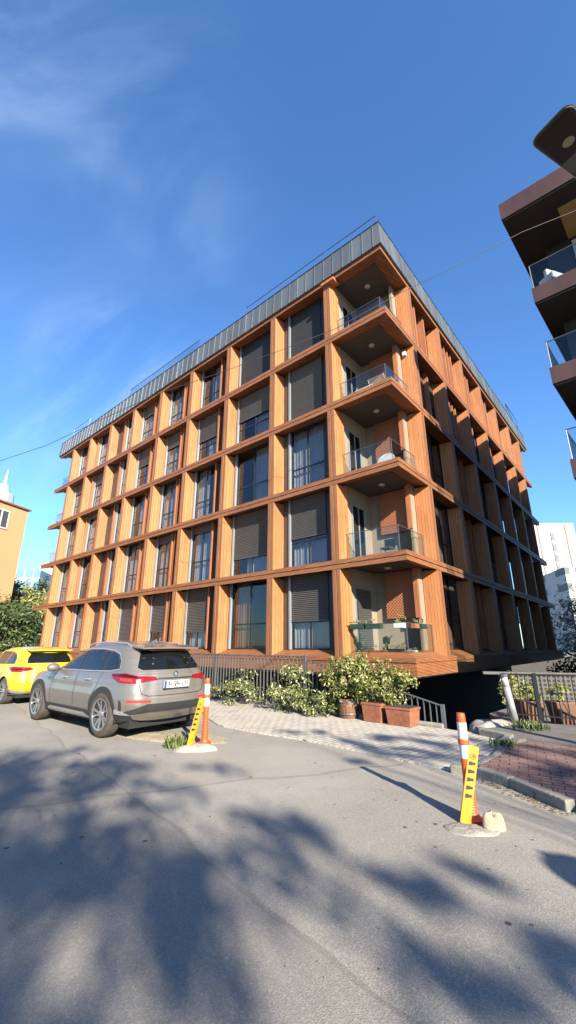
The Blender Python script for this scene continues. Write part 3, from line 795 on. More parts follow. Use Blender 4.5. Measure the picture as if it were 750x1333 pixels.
# left one
lump('concrete_base', (-1.36, 7.03, G - .02), .30, .17, .10, M['patch'], 'low broken concrete base under the traffic post behind the silver car', 'concrete base', seed=21, rot=.2)
delineator((-1.275, 7.13, G + .07), .93, 'orange and white traffic post standing on the concrete base behind the silver car')
channel((-1.47, 6.93, G + .06), (-1.33, 7.02, G + .72), 'yellow channel with black marks leaning on the post behind the silver car', facing=(-.35, -1, .1))

# weeds
def tuft(name, c, n, h, r_, label, seed, m='grass', kind=None):
    r = random.Random(seed); mb = MB()
    for i in range(n):
        x, y = c[0] + r.gauss(0, r_), c[1] + r.gauss(0, r_); t = r.uniform(0, 6.28); l_ = h * r.uniform(.5, 1.2); k_ = r.uniform(.2, .9)
        dx, dy = cos(t) * l_ * k_, sin(t) * l_ * k_; w_ = .012
        mb.add([(x - w_ * sin(t), y + w_ * cos(t), c[2]), (x + w_ * sin(t), y - w_ * cos(t), c[2]), (x + dx * .6 + w_ * sin(t), y + dy * .6 - w_ * cos(t), c[2] + l_ * .8), (x + dx, y + dy, c[2] + l_), (x + dx * .6 - w_ * sin(t), y + dy * .6 + w_ * cos(t), c[2] + l_ * .8)], [(0, 1, 2, 3, 4)])
    o = mb.build(name, M[m], None, base=True); setp(o, label, 'weeds', kind=kind)
tuft('weed', (-1.72, 7.25, G), 90, .15, .09, 'green weeds growing beside the concrete base behind the silver car', 1)
tuft('weed', (2.70, 4.95, G), 70, .07, .07, 'low weeds growing at the foot of the kerb by the red pavers', 2)
tuft('weed', (2.58, 5.4, G), 60, .05, .06, 'tiny weeds in the kerb gap beside the red pavers nearer the traffic post', 3)
tuft('weed', (3.2, 7.0, G + .06), 60, .09, .08, 'weeds in the joint between the pale setts and the red pavers', 4)
tuft('weed', (4.28, 8.2, G + .09), 130, .12, .12, 'dark weeds at the foot of the grey bollard lamp', 5)
r = random.Random(5); mb = MB()
for i in range(420):
    x, y = r.uniform(-6, 4), r.uniform(1.6, 9); s = r.uniform(.006, .017); t = r.uniform(0, 6.3); z = G + .026 if y > 5 else G + .005
    c_, s_ = cos(t) * s, sin(t) * s
    mb.add([(x - c_, y - s_, z), (x + s_ * .5, y - c_ * .5, z + .006), (x + c_, y + s_, z), (x - s_ * .5, y + c_ * .5, z + .006)], [(0, 1, 2, 3)])
o = mb.build('leaf_litter', M['litter'], None); o['kind'] = 'stuff'; o['label'] = 'small dry leaves and grit scattered over the asphalt'
r = random.Random(8); mb = MB()
for i in range(260):
    t = r.uniform(0, 1); x, y = 2.30 + .42 * t + r.gauss(0, .05) - .12, 5.74 - 1.2 * t + r.gauss(0, .05); s = r.uniform(.008, .022); a_ = r.uniform(0, 6.3)
    mb.add([(x - s * cos(a_), y - s * sin(a_), G + .004), (x + s * .6 * sin(a_), y - s * .6 * cos(a_), G + .008), (x + s * cos(a_), y + s * sin(a_), G + .004), (x - s * .6 * sin(a_), y + s * .6 * cos(a_), G + .010)], [(0, 1, 2, 3)])
o = mb.build('gutter_litter', M['litter'], None); o['kind'] = 'stuff'; o['label'] = 'dry leaves and grit gathered against the kerb'
# manhole cover in the road at the left
e = empty('manhole_cover', (-5.55, 7.75, G), 'round iron manhole cover in the sunlit asphalt at the left edge', 'manhole cover')
mb = MB(); mb.lathe([(.36, .001), (.36, .012), (.31, .014), (.31, .008), (0, .008)], (-5.55, 7.75, G), 32); mb.build('cover_ring', M['slab'], e)
mb = MB()
for i in range(-3, 4): mb.box((-5.55, 7.75 + i * .08, G + .013), (.5 * cos(i * .28), .03, .008))
mb.build('cover_ribs', M['giron'], e)

# ------------------------------------------------------------------ fences
def fence(name, p, q, z0, z1a, z1b, label, gap=.125, bar=.02, m='giron', posts=(), z0b=None, flat=True):
    p = Vector((*p, 0)); q = Vector((*q, 0)); L_ = (q - p).length; d = (q - p) / L_; ang = atan2(d.y, d.x); z0b = z0 if z0b is None else z0b
    e = empty(name, (p.x, p.y, z0), label, 'fence')
    n_ = int(L_ / gap); mb = MB()
    for i in range(n_ + 1):
        t = i / n_; c = p + d * L_ * t; za = z0 + (z0b - z0) * t; zb = z1a + (z1b - z1a) * t
        mb.box((c.x, c.y, (za + zb) / 2), (bar * .55, bar * 2 if flat else bar, zb - za), ang)
    o = mb.build('bars', M[m], e); 
    for nm, (s0, s1) in (('top_rail', (z1a, z1b)), ('bottom_rail', (z0 + .1, z0b + .1))):
        mb = MB(); A_, B_ = p + Vector((0, 0, s0)), q + Vector((0, 0, s1)); n2 = Vector((-d.y, d.x, 0)) * .022
        mb.hexa([A_ - n2, B_ - n2, B_ + n2, A_ + n2, A_ - n2 + Vector((0, 0, .02)), B_ - n2 + Vector((0, 0, .02)), B_ + n2 + Vector((0, 0, .02)), A_ + n2 + Vector((0, 0, .02))])
        mb.build(nm, M[m], e)
    for t in posts:
        c = p + d * L_ * t; mb = MB(); zb = z1a + (z1b - z1a) * t; za = z0 + (z0b - z0) * t
        mb.box((c.x, c.y, (za + zb) / 2 + .012), (.065, .065, zb - za + .05), ang); mb.build('fence_post', M[m], e)
    return e
fence('steel_fence', (-10, 21.15), (.42, 10.86), G + .02, -.28, -.28, 'grey steel bar fence with creepers between the pavement and the timber building', posts=(0, .25, .5, .75, 1), gap=.135)
fence('stair_fence', (.50, 10.78), (2.95, 8.72), G - .0, -.36, -1.12, 'grey bar fence sloping down behind the potted bushes', gap=.12, z0b=-2.6, posts=(1,))
fence('courtyard_fence', (4.42, 9.22), (7.4, 7.25), G + .08, -.58, -.52, 'black bar fence on the forecourt right of the grey bollard lamp', gap=.13, m='iron', posts=(.16, .62), flat=False, bar=.034)

# grey bollard lamp
e = empty('bollard_lamp', (4.30, 8.72, G + .08), 'leaning grey bollard lamp with a glass head in front of the black bar fence', 'bollard lamp')
dx = Vector((-.12, .0, 1)).normalized(); b0 = Vector((4.30, 8.72, G + .08))
mb = MB(); mb.tube([b0, b0 + dx * .66], .065, 16); mb.build('post', M['post'], e, smooth=True)
mb = MB(); mb.tube([b0 + dx * .66, b0 + dx * .84], .062, 16); mb.build('lamp_glass', M['lampm'], e, smooth=True)
mb = MB(); mb.tube([b0 + dx * .84, b0 + dx * .88, b0 + dx * .90], [.085, .085, .05], 16); mb.build('cap', M['steel'], e)

# sunken court at the right: breeze block wall, hedge, planters
def breeze():
    m = mat('pale_pierced_blockwork', (.4, .38, .34), .85); k = NT(m); p = k.pos()
    d = (.83, -.55, 0); q0 = k.math('FRACT', k.math('DIVIDE', k.dot(p, d), .11)); q1 = k.math('FRACT', k.math('DIVIDE', k.dot(p, (0, 0, 1)), .11))
    w1 = k.ramp(k.math('ABSOLUTE', k.math('SUBTRACT', q0, .5)), .28, .34); w2 = k.ramp(k.math('ABSOLUTE', k.math('SUBTRACT', q1, .5)), .28, .34)
    k.l(k.mix(k.math('MAXIMUM', w1, w2), (.03, .028, .025), (.15, .145, .13)), k.b.inputs['Base Color']); return m
M['breeze'] = breeze()
mb = MB(); mb.prism([(6.25, 12.62), (9.6, 11.5), (9.65, 11.65), (6.3, 12.77)], -4.4, -.80); setp(mb.build('pierced_wall', M['breeze'], None), 'pale pierced block wall across the sunken courtyard behind the black fence', 'wall')
mb = MB(); mb.prism([(5.6, 12.8), (12.2, 10.6), (12.25, 10.8), (5.65, 13.0)], -.795, -.73); setp(mb.build('wall_coping', M['slab'], None), 'thin pale coping running along the top of the pierced wall', 'coping')
court = poly_prism('courtyard', [(5.72, 8.46), (12, 5.4), (20, 9), (12, 14), (6.2, 12.6), (5.0, 11.4), (4.62, 9.1)], -4.4, -1.62, M['slab'], kind='structure')
for i, (x, y) in enumerate(((5.2, 9.85), (5.8, 9.7))):
    e = empty('courtyard_planter', (x, y, -1.62), ['brown wooden planter below the climbing shrub, left of two behind the black fence', 'brown wooden planter behind the black fence, right one of the two'][i], 'planter', 'planters in the sunken courtyard')
    mb = MB(); mb.hexa([Vector((x + sx * .17, y + sy * .17, -1.62)) for sx, sy in ((-1, -1), (1, -1), (1, 1), (-1, 1))] + [Vector((x + sx * .22, y + sy * .22, -1.14)) for sx, sy in ((-1, -1), (1, -1), (1, 1), (-1, 1))])
    mb.build('pot', M['barrel'], e, bevel=.015)
    mb = MB(); leaves(mb, (x, y, -.98), (.26, .26, .20), 260, .05, 8, 60 + i, shell=0); mb.build('foliage', M['leaf_y'], e)
e = empty('hedge_plant', (5.35, 10.9, -1.62), 'tall yellow green climbing shrub behind the bollard lamp and fence', 'shrub')
mb = MB(); leaves(mb, (5.45, 10.9, -1.08), (.34, .3, .42), 900, .045, 26, 71, shell=0); mb.build('foliage', M['leaf_y'], e)
mb = MB(); mb.tube([(5.35, 10.9, -1.62), (5.4, 10.9, -1.0)], .03, 6); mb.build('stem', M['bark'], e)

# ------------------------------------------------------------------ ivy and potted bushes
fd = Vector((10.42, -10.29, 0)).normalized(); fp = Vector((-10, 21.15, 0))
labs = ['leafy creeper climbing the fence just right of the silver car', 'low trailing creeper at the fence foot left of the wide fence post', 'bushy creeper on the fence halfway between car and potted bushes',
        'tall creeper sprays growing through the fence near its end post', 'creeper spilling onto the pavement beside the wooden barrel', 'sparse creeper low on the fence behind the traffic post', 'creeper with yellowish leaves hanging over the fence kerb']
for i, (t, hh, w_, nn) in enumerate(((7.75, .55, .42, 330), (9.0, .32, .5, 220), (10.9, .55, .55, 420), (12.4, .75, .6, 560), (13.6, .38, .3, 260), (8.4, .45, .35, 170), (13.3, .38, .45, 300))):
    c = fp + fd * t * 1.0 + Vector((-.12, -.12, 0))
    if i >= 0: c = Vector((-3.35 + (t - 7.75) * .72, 14.25 - (t - 7.75) * .70, 0)) + Vector((-.1, -.12, 0))
    e = empty('creeper', (c.x, c.y, G), labs[i], 'creeper', 'creepers along the steel fence')
    mb = MB(); leaves(mb, (c.x, c.y, G + hh * .62), (w_ * 1.15, w_ * .8, hh * .85), nn * 4, .038, 22, 100 + i, shell=0); mb.build('foliage', M['leaf_i'], e)
    mb = MB()
    r = random.Random(i)
    for j in range(5): mb.tube([(c.x, c.y, G), (c.x + r.uniform(-.3, .3), c.y + r.uniform(-.2, .2), G + hh * r.uniform(.8, 1.5))], .006, 4)
    mb.build('stem', M['bark'], e)
# barrel and two boxes
def barrel(c, rr, h, label):
    e = empty('wooden_barrel', c, label, 'planter', 'planters along the pavement edge')
    mb = MB(); mb.lathe([(rr * .86, 0), (rr * .97, h * .35), (rr, h * .6), (rr * .95, h), (rr * .86, h), (rr * .84, h * .85), (0, h * .85)], c, 20); mb.build('staves', M['barrel'], e)
    mb = MB()
    for z in (.2, .78): mb.lathe([(rr * 1.0, h * z), (rr * 1.02, h * z + .01), (rr * 1.0, h * z + .03)], c, 20)
    mb.build('hoops', M['giron'], e)
barrel(Vector((1.30, 9.82, G + .02)), .21, .38, 'round wooden barrel planter at the left of the potted bushes')
def tbox(c, l_, w_, h, ang, label):
    e = empty('planter_box', c, label, 'planter', 'planters along the pavement edge')
    x_ = Vector((cos(ang), sin(ang), 0)); y_ = Vector((-sin(ang), cos(ang), 0)); mb = MB()
    def ring(s, z): return [Vector(c) + x_ * (l_ / 2 * s * sx) + y_ * (w_ / 2 * s * sy) + Vector((0, 0, z)) for sx, sy in ((-1, -1), (1, -1), (1, 1), (-1, 1))]
    mb.hexa(ring(.88, 0) + ring(1., h * .86)); mb.hexa(ring(1.06, h * .862) + ring(1.06, h)); mb.build('box_body', M['terra'], e, bevel=.012)
    mb = MB(); mb.hexa(ring(.95, h + .001) + ring(.95, h + .01)); mb.build('soil', M['soil'], e)
tbox(Vector((1.80, 9.38, G + .02)), .46, .36, .36, -.75, 'middle terracotta box below the potted bushes')
tbox(Vector((2.24, 8.97, G + .02)), .54, .4, .33, -.75, 'right terracotta box by the sloping fence')
e = empty('potted_bush', (1.3, 9.82, G + .3), 'round yellow green bush growing from the wooden barrel', 'bush', 'bushes in the pavement planters')
mb = MB(); leaves(mb, (1.36, 9.85, -.66), (.52, .42, .48), 4200, .038, 60, 201, shell=0); mb.build('foliage', M['leaf_b'], e)
mb = MB()
for j in range(13): mb.tube([(1.3, 9.82, G + .3), (1.33 + .3 * cos(j), 9.85 + .2 * sin(j), -.75)], .014, 5)
mb.build('stem', M['bark'], e)
e = empty('potted_bush', (1.95, 9.3, G + .3), 'wider spreading green bush with loose right branches over the terracotta boxes', 'bush', 'bushes in the pavement planters')
mb = MB(); leaves(mb, (1.92, 9.36, -.78), (.56, .38, .44), 4200, .036, 60, 202, shell=0); leaves(mb, (2.42, 9.0, -.68), (.28, .2, .22), 260, .04, 10, 203, shell=0)
mb.build('foliage', M['leaf_b'], e)
mb = MB()
for j in range(13): mb.tube([(1.95, 9.25, G + .3), (1.95 + .35 * cos(j), 9.3 + .25 * sin(j), -.8)], .013, 5)
mb.build('stem', M['bark'], e)

# balcony planters on the lowest corner balcony
def bpot(c, d, m, label, leafm, n, hh, seed, ang=RZA, r0=0):
    e = empty('flower_pot', c, label, 'plant pot', 'plant pots on the lowest corner balcony')
    mb = MB(); mb.box(Vector(c) + Vector((0, 0, d[2] / 2)), d, ang); mb.build('pot', M[m], e, bevel=.012)
    mb = MB(); leaves(mb, Vector(c) + Vector((0, 0, d[2] + hh * .5)), (d[0] * .6, .13, hh * .6), n, .03, 6, seed, shell=0); mb.build('foliage', M[leafm], e)
zr = zk(0) + .2 + .82; zf = zk(0) + .21
bp = [(A(2.2, -.34, zr), (.55, .16, .17), 'potg', 'dark green trough hooked at the left end of the lowest balcony rail', 'leaf_i', 110, .14),
      (A(1.55, -.34, zr), (.6, .16, .17), 'potg', 'dark green trough hooked on the lowest balcony rail, second from the left', 'leaf_i', 90, .12),
      (A(.62, -.34, zr), (.36, .16, .16), 'potw', 'white trough with a yellow green plant at the tip of the lowest balcony rail', 'leaf_y', 120, .26),
      (B(1.6, .32, zr) if False else A(.34, -.9, zr), (.16, .34, .15), 'terra', 'terracotta trough on the right side rail of the lowest balcony', 'leaf_i', 60, .15),
      (A(.34, -1.5, zr), (.16, .36, .16), 'potg', 'green trough at the far right of the lowest balcony rail', 'leaf_y', 60, .16),
      (A(2.25, -.56, zf), (.2, .2, .16), 'potg', 'small floor pot with upright plant at the left inside the lowest balcony', 'leaf_y', 120, .42),
      (A(1.75, -.56, zf), (.22, .2, .13), 'terra', 'small terracotta pot behind the glass of the lowest balcony', 'leaf_i', 60, .22),
      (A(1.3, -.56, zf), (.2, .2, .13), 'terra', 'terracotta pot with grey green plant in the middle of the lowest balcony floor', 'leaf_i', 90, .26),
      (A(.92, -.6, zf), (.5, .22, .17), 'frame', 'long dark trough on the floor behind the glass of the lowest balcony', 'leaf_y', 50, .14),
      (A(.6, -1.1, zf), (.3, .2, .13), 'potw', 'white floor trough at the right end of the lowest balcony', 'leaf_y', 40, .12)]
for i, (c, d, m_, lb, lf, n_, hh) in enumerate(bp): bpot(c, d, m_, lb, lf, n_, hh, 300 + i)
e = empty('watering_can', A(1.45, -.95, zf), 'dark rounded watering can on a stand inside the lowest balcony', 'watering can')
mb = MB(); mb.lathe([(.05, 0), (.05, .3), (.12, .33), (.13, .5), (.08, .56), (.03, .58), (0, .58)], A(1.45, -.95, zf), 16); mb.build('can_body', M['frame'], e, smooth=True)
mb = MB(); mb.tube([A(1.40, -.95, zf + .4), A(1.22, -.95, zf + .6)], .015, 6); mb.build('spout', M['frame'], e)

exec_car = True
# ------------------------------------------------------------------ cars
def smooth_interp(zs, ctrl_z, ctrl_v, it=2):
    v = np.interp(zs, ctrl_z, ctrl_v)
    for _ in range(it):
        w = v.copy(); w[1:-1] = .25 * v[:-2] + .5 * v[1:-1] + .25 * v[2:]; v = w
    return v
class Car:
    def __init__(s, prof, axles, wr, Rr=.42, Rf=.55, bul=.07, flare=.02):
        s.prof = prof; s.ax = axles; s.wr = wr; s.Rr = Rr; s.Rf = Rf; s.bul = bul; s.flare = flare
        cz = [p[0] for p in prof]; s.zs = np.unique(np.concatenate([np.linspace(cz[0], cz[-1], 90), cz]))
        s.xr = smooth_interp(s.zs, cz, [p[1] for p in prof]); s.xf = smooth_interp(s.zs, cz, [p[2] for p in prof]); s.w = smooth_interp(s.zs, cz, [p[3] for p in prof])
    def outline(s, z):
        xr, xf, w = (float(np.interp(z, s.zs, q)) for q in (s.xr, s.xf, s.w)); L_ = xf - xr
        R = min(s.Rr, L_ * .3); Rf = min(s.Rf, L_ * .3); ry = min(.34, w * .5); b_ = s.bul * min(1, w / .6); bf = s.bul * 1.6
        pts = []
        for i in range(8): y = (w - ry) * i / 8; pts.append((xr + b_ * (y / (w - ry)) ** 2, y))
        for i in range(12):
            t = pi / 2 * i / 12; pts.append((xr + b_ + R * (1 - cos(t) ** .8), w - ry + ry * sin(t) ** .85))
        n = 70
        for i in range(n + 1): pts.append((xr + b_ + R + (L_ - b_ - R - bf - Rf) * i / n, w))
        for i in range(11, -1, -1):
            t = pi / 2 * i / 12; pts.append((xf - bf - Rf * (1 - cos(t) ** .8), w - ry + ry * sin(t) ** .85))
        for i in range(7, -1, -1): y = (w - ry) * i / 8; pts.append((xf - bf * (y / (w - ry)) ** 2, y))
        pts = np.array(pts)
        fl = np.zeros(len(pts))
        for xa in s.ax:
            d = np.sqrt((pts[:, 0] - xa) ** 2 + (z - s.wr) ** 2); fl += s.flare * np.exp(-((d - s.wr * 1.15) / .13) ** 2) * (pts[:, 1] > w * .8)
        cx = (xr + xf) / 2; fl -= .035 * (abs(pts[:, 0] - cx) / (L_ / 2)) ** 3 * (pts[:, 1] > w * .5)
        pts[:, 1] += fl
        return pts
    def by_s(s, S, z, off=0.):
        p = s.outline(z); d = np.concatenate([[0], np.cumsum(np.hypot(*np.diff(p, axis=0).T))])
        x, y = np.interp(S, d, p[:, 0]), np.interp(S, d, p[:, 1]); e = .03
        tx = np.interp(S + e, d, p[:, 0]) - np.interp(max(S - e, 0), d, p[:, 0]); ty = np.interp(S + e, d, p[:, 1]) - np.interp(max(S - e, 0), d, p[:, 1])
        l_ = hypot(tx, ty) or 1; return (x - ty / l_ * off, y + tx / l_ * off, z)
    def side(s, x, z, off=0.):
        p = s.outline(z); i = int(np.argmin(p[:, 0] * 0 + abs(p[:, 0] - x) + (p[:, 1] < .3) * 9)); return (x, float(np.interp(x, *zip(*sorted(zip(p[6:-6, 0], p[6:-6, 1]))))) + off, z)
    def rear(s, y, z, off=0.):
        p = s.outline(z)[:22]; return (float(np.interp(abs(y), p[:, 1], p[:, 0])) - off, y, z)
    def body(s, cut=1.12):
        rows = [s.outline(z) for z in s.zs]; n = len(rows[0]); vs = []; fs = []
        for z, row in zip(s.zs, rows):
            for sg in (1, -1):
                for (x, y) in row: vs.append((x, y * sg, z))
        K = 2 * n
        for i in range(len(rows) - 1):
            for sg in (0, 1):
                for j in range(n - 1):
                    q = [i * K + sg * n + j, i * K + sg * n + j + 1, (i + 1) * K + sg * n + j + 1, (i + 1) * K + sg * n + j]
                    c = np.mean([vs[t] for t in q], axis=0)
                    if any((c[0] - xa) ** 2 + (c[2] - s.wr) ** 2 < (s.wr * cut) ** 2 for xa in s.ax) and abs(c[1]) > .55: continue
                    fs.append(tuple(q[::-1]) if sg == 0 else tuple(q))
        t = (len(rows) - 1) * K
        for j in range(n - 1): fs.append((t + j, t + n + j, t + n + j + 1, t + j + 1))
        mb = MB(); mb.add(vs, fs); return mb
    def patch(s, poly, fn, off=.004, thick=.02, mirror=False, cuts=3):
        """filled polygon laid on the surface through fn(u, z, off)"""
        bm = bmesh.new(); vs = [bm.verts.new((u, z, 0)) for u, z in poly]; bm.faces.new(vs)
        bmesh.ops.triangulate(bm, faces=bm.faces[:])
        for _ in range(cuts):
            long = [e_ for e_ in bm.edges if e_.calc_length() > .09]
            if not long: break
            bmesh.ops.subdivide_edges(bm, edges=long, cuts=1); bmesh.ops.triangulate(bm, faces=bm.faces[:])
        bm.verts.ensure_lookup_table(); vs = [tuple(v.co) for v in bm.verts]; fs = [tuple(v.index for v in f.verts) for f in bm.faces]
        be = [(e_.verts[0].index, e_.verts[1].index) for e_ in bm.edges if e_.is_boundary]; bm.free()
        out = MB()
        for sg in ((1, -1) if mirror else (1,)):
            P_ = [fn(u, z, off) for u, z, _ in vs]; Q_ = [fn(u, z, off - thick) for u, z, _ in vs]; n = len(vs)
            P_ = [(x, y * sg, z) for x, y, z in P_]; Q_ = [(x, y * sg, z) for x, y, z in Q_]
            out.add(P_ + Q_, fs + [(a_, b_, n + b_, n + a_) for a_, b_ in be])
        return out
def ring_poly(cx, cz, r0, r1, a0, a1, n=26):
    t = np.linspace(a0, a1, n); return [(cx + r1 * cos(q), cz + r1 * sin(q)) for q in t] + [(cx + r0 * cos(q), cz + r0 * sin(q)) for q in t[::-1]]
def strip(pts, w):
    pts = [Vector((*p, 0)) for p in pts]; L_, R = [], []
    for i, p in enumerate(pts):
        d = (pts[min(i + 1, len(pts) - 1)] - pts[max(i - 1, 0)]).normalized(); n_ = Vector((-d.y, d.x, 0)) * w / 2; L_.append((p + n_)[:2]); R.append((p - n_)[:2])
    return L_, R
def add_strip(car, pts, w, fn, off=.003):
    L_, R = strip(pts, w); mb = MB(); n = len(L_)
    for sg in (1, -1):
        v = [fn(u, z, off) for u, z in L_] + [fn(u, z, off) for u, z in R]; mb.add([(x, y * sg, z) for x, y, z in v], [(i, i + 1, n + i + 1, n + i) for i in range(n - 1)])
    return mb
def dense(pts, step=.05):
    out = []
    for p, q in zip(pts[:-1], pts[1:]):
        n = max(1, int(hypot(q[0] - p[0], q[1] - p[1]) / step))
        out += [(p[0] + (q[0] - p[0]) * i / n, p[1] + (q[1] - p[1]) * i / n) for i in range(n)]
    return out + [pts[-1]]
def put(mb, name, m, parent, smooth=False, bevel=0):
    """mesh in the car's own coordinates under an Empty"""
    me = bpy.data.meshes.new(name); me.from_pydata([tuple(v) for v in mb.v], [], mb.f)
    for mm in (m if isinstance(m, (list, tuple)) else [m]): me.materials.append(mm)
    if any(mb.mi): me.polygons.foreach_set('material_index', mb.mi)
    if smooth: me.polygons.foreach_set('use_smooth', [True] * len(me.polygons))
    me.update(); o = bpy.data.objects.new(name, me); COL.objects.link(o); o.parent = parent
    if bevel: b = o.modifiers.new('edge', 'BEVEL'); b.width = bevel; b.segments = 2
    return o
def wheel(parent, x, y, wr, sgn, spokes=5):
    w_ = .225; o = y; i_ = y - sgn * w_
    prof = [(wr * .66, o), (wr * .72, o + sgn * .004), (wr * .9, o), (wr * .97, o - sgn * .02), (wr, o - sgn * .05), (wr, i_ + sgn * .05), (wr * .95, i_), (wr * .6, i_)]
    mb = MB(); mb.lathe(prof, (x, 0, wr), 40, 'Y', False); t = put(mb, 'tyre', M['rubber'], parent, True)
    mb = MB(); mb.lathe([(wr * .685, o - sgn * .002), (wr * .62, o - sgn * .006), (wr * .60, o - sgn * .06), (.06, o - sgn * .075), (0, o - sgn * .075)], (x, 0, wr), 40, 'Y', False); put(mb, 'rim_well', M['rimd'], t, True)
    mb = MB()
    mb.lathe([(wr * .69, o - sgn * .004), (wr * .69, o + sgn * .008), (wr * .63, o + sgn * .002), (wr * .63, o - sgn * .02)], (x, 0, wr), 40, 'Y', False)
    for k_ in range(spokes):
        for s_ in (-.16, .16):
            a0 = 2 * pi * k_ / spokes + s_ * .7; a1 = 2 * pi * k_ / spokes + s_ * 1.55
            p = Vector((x + .05 * cos(a0), o - sgn * .03, wr + .05 * sin(a0))); q = Vector((x + wr * .64 * cos(a1), o - sgn * .006, wr + wr * .64 * sin(a1)))
            d = (q - p).normalized(); n_ = Vector((0, sgn, 0)); c_ = d.cross(n_).normalized() * .017; dn = n_ * .02
            P8 = [p - c_ - dn, q - c_ * .9 - dn, q + c_ * .9 - dn, p + c_ - dn, p - c_, q - c_ * .9, q + c_ * .9, p + c_]; mb.hexa(P8)
    mb.lathe([(.06, o - sgn * .05), (.058, o - sgn * .012), (.03, o - sgn * .006), (0, o - sgn * .006)], (x, 0, wr), 20, 'Y')
    put(mb, 'rim', M['rim'], t)
    return t

FONT = {'3': ((0, 4, 2, 4), (2, 4, 2, 0), (2, 0, 0, 0), (.5, 2, 2, 2)), '4': ((0, 4, 0, 2), (0, 2, 2, 2), (2, 4, 2, 0)), 'E': ((0, 0, 0, 4), (0, 4, 2, 4), (0, 2, 1.6, 2), (0, 0, 2, 0)),
        'P': ((0, 0, 0, 4), (0, 4, 2, 4), (2, 4, 2, 2), (2, 2, 0, 2)), 'H': ((0, 0, 0, 4), (2, 0, 2, 4), (0, 2, 2, 2)), '6': ((2, 4, 0, 4), (0, 4, 0, 0), (0, 0, 2, 0), (2, 0, 2, 2), (2, 2, 0, 2)),
        '7': ((0, 4, 2, 4), (2, 4, .8, 0)), 'G': ((2, 4, 0, 4), (0, 4, 0, 0), (0, 0, 2, 0), (2, 0, 2, 2), (2, 2, 1, 2)), '8': ((0, 0, 0, 4), (2, 0, 2, 4), (0, 4, 2, 4), (0, 2, 2, 2), (0, 0, 2, 0))}
def suv(loc, rz, sx, sz):
    prof = [(.24, .30, 4.20, .80), (.30, .14, 4.36, .86), (.42, .04, 4.46, .895), (.56, .0, 4.5, .915), (.68, .0, 4.5, .918), (.78, .05, 4.49, .905), (.88, .06, 4.42, .90), (.95, .065, 4.30, .893),
            (1.00, .08, 4.0, .875), (1.05, .10, 3.55, .85), (1.09, .12, 3.28, .83), (1.2, .19, 3.08, .795), (1.32, .27, 2.86, .75), (1.44, .36, 2.60, .695), (1.52, .46, 2.42, .64), (1.57, .62, 2.28, .57), (1.605, .95, 2.12, .46), (1.63, 1.35, 1.9, .25)]
    car = Car(prof, (.90, 3.60), .378, flare=.025); e = empty('silver_suv', loc, 'dusty silver SUV parked with its rear towards the street and a white number plate', 'car', None, rz); e.scale = (sx, .97, sz)
    body = put(car.body(1.09), 'body', M['silver'], e, True)
    mb = MB(); mb.box((2.2, 0, .30), (3.9, 1.5, .22)); put(mb, 'underbody', M['under'], e)
    for xa in (.90, 3.60):
        for sg in (1, -1):
            mb = MB(); n = 20; vs = []
            for i in range(n + 1):
                t = -.25 + (pi + .5) * i / n
                for y in (.52, .90): vs.append((xa + .42 * cos(t), y * sg, .378 + .42 * sin(t)))
            mb.add(vs, [(2 * i, 2 * i + 1, 2 * i + 3, 2 * i + 2) for i in range(n)]); mb.add([(xa + .42 * cos(t), .5 * sg, .378 + .42 * sin(t)) for t in np.linspace(0, 2 * pi, 20, endpoint=False)], [tuple(range(20))])
            put(mb, 'wheel_liner', M['under'], e)
            wheel(e, xa, .935 * sg, .378, sg)
        for sg in (1, -1):
            mb = car.patch(ring_poly(xa, .378, .402, .455, -.28, pi + .28), car.side, .010, .03, False, 2); mb.v = [(x, y * sg, z) for x, y, z in mb.v]; put(mb, 'arch_cladding', M['clad'], e, False)
    # sill cladding with satin trim
    mb = car.patch(dense([(1.28, .27), (3.22, .27), (3.18, .40), (1.34, .40)], .2), car.side, .01, .03, True, 4); put(mb, 'sill_cladding', M['clad'], e)
    mb = car.patch(dense([(1.35, .275), (3.15, .275), (3.0, .345), (1.6, .345)], .2), car.side, .02, .02, True, 4); put(mb, 'sill_trim', M['trim'], e)
    # windows
    dlo = [(.60, 1.13), (.66, 1.27), (.80, 1.385), (1.05, 1.45), (1.5, 1.475), (2.0, 1.47), (2.35, 1.42), (2.65, 1.30), (2.88, 1.17), (3.0, 1.075), (2.6, 1.065), (1.5, 1.075), (.9, 1.09)]
    mb = car.patch(dense(dlo, .12), car.side, .003, .02, True, 4); put(mb, 'window_surround', M['clad'], e)
    for w_ in ([(.70, 1.15), (.75, 1.26), (.87, 1.36), (1.08, 1.42), (1.14, 1.11), (.9, 1.115)], [(1.20, 1.10), (1.14, 1.43), (1.5, 1.45), (1.92, 1.447), (1.99, 1.09)], [(2.05, 1.09), (1.99, 1.445), (2.32, 1.395), (2.6, 1.285), (2.83, 1.16), (2.9, 1.09)]):
        
        for sg in (1, -1):
            mb = car.patch(dense(w_, .12), car.side, .008, .01, False, 4); mb.v = [(x, y * sg, z) for x, y, z in mb.v]; put(mb, 'side_window', M['cglass'], e)
    mb = add_strip(car, dense(dlo + [dlo[0]], .06), .018, car.side, .010); put(mb, 'window_trim', M['trim'], e)
    # door gaps, handles
    for i, g in enumerate(([(2.02, .42), (2.03, .7), (2.0, 1.06)], [(3.02, .42), (3.06, .62), (3.03, .86), (2.90, 1.06)], [(1.36, .45), (1.33, .62), (1.18, .82), (1.12, 1.07)])):
        mb = add_strip(car, dense(g), .012, car.side, .004); put(mb, 'door_gap', M['blk'] if i != 0 else M['blk'], e)
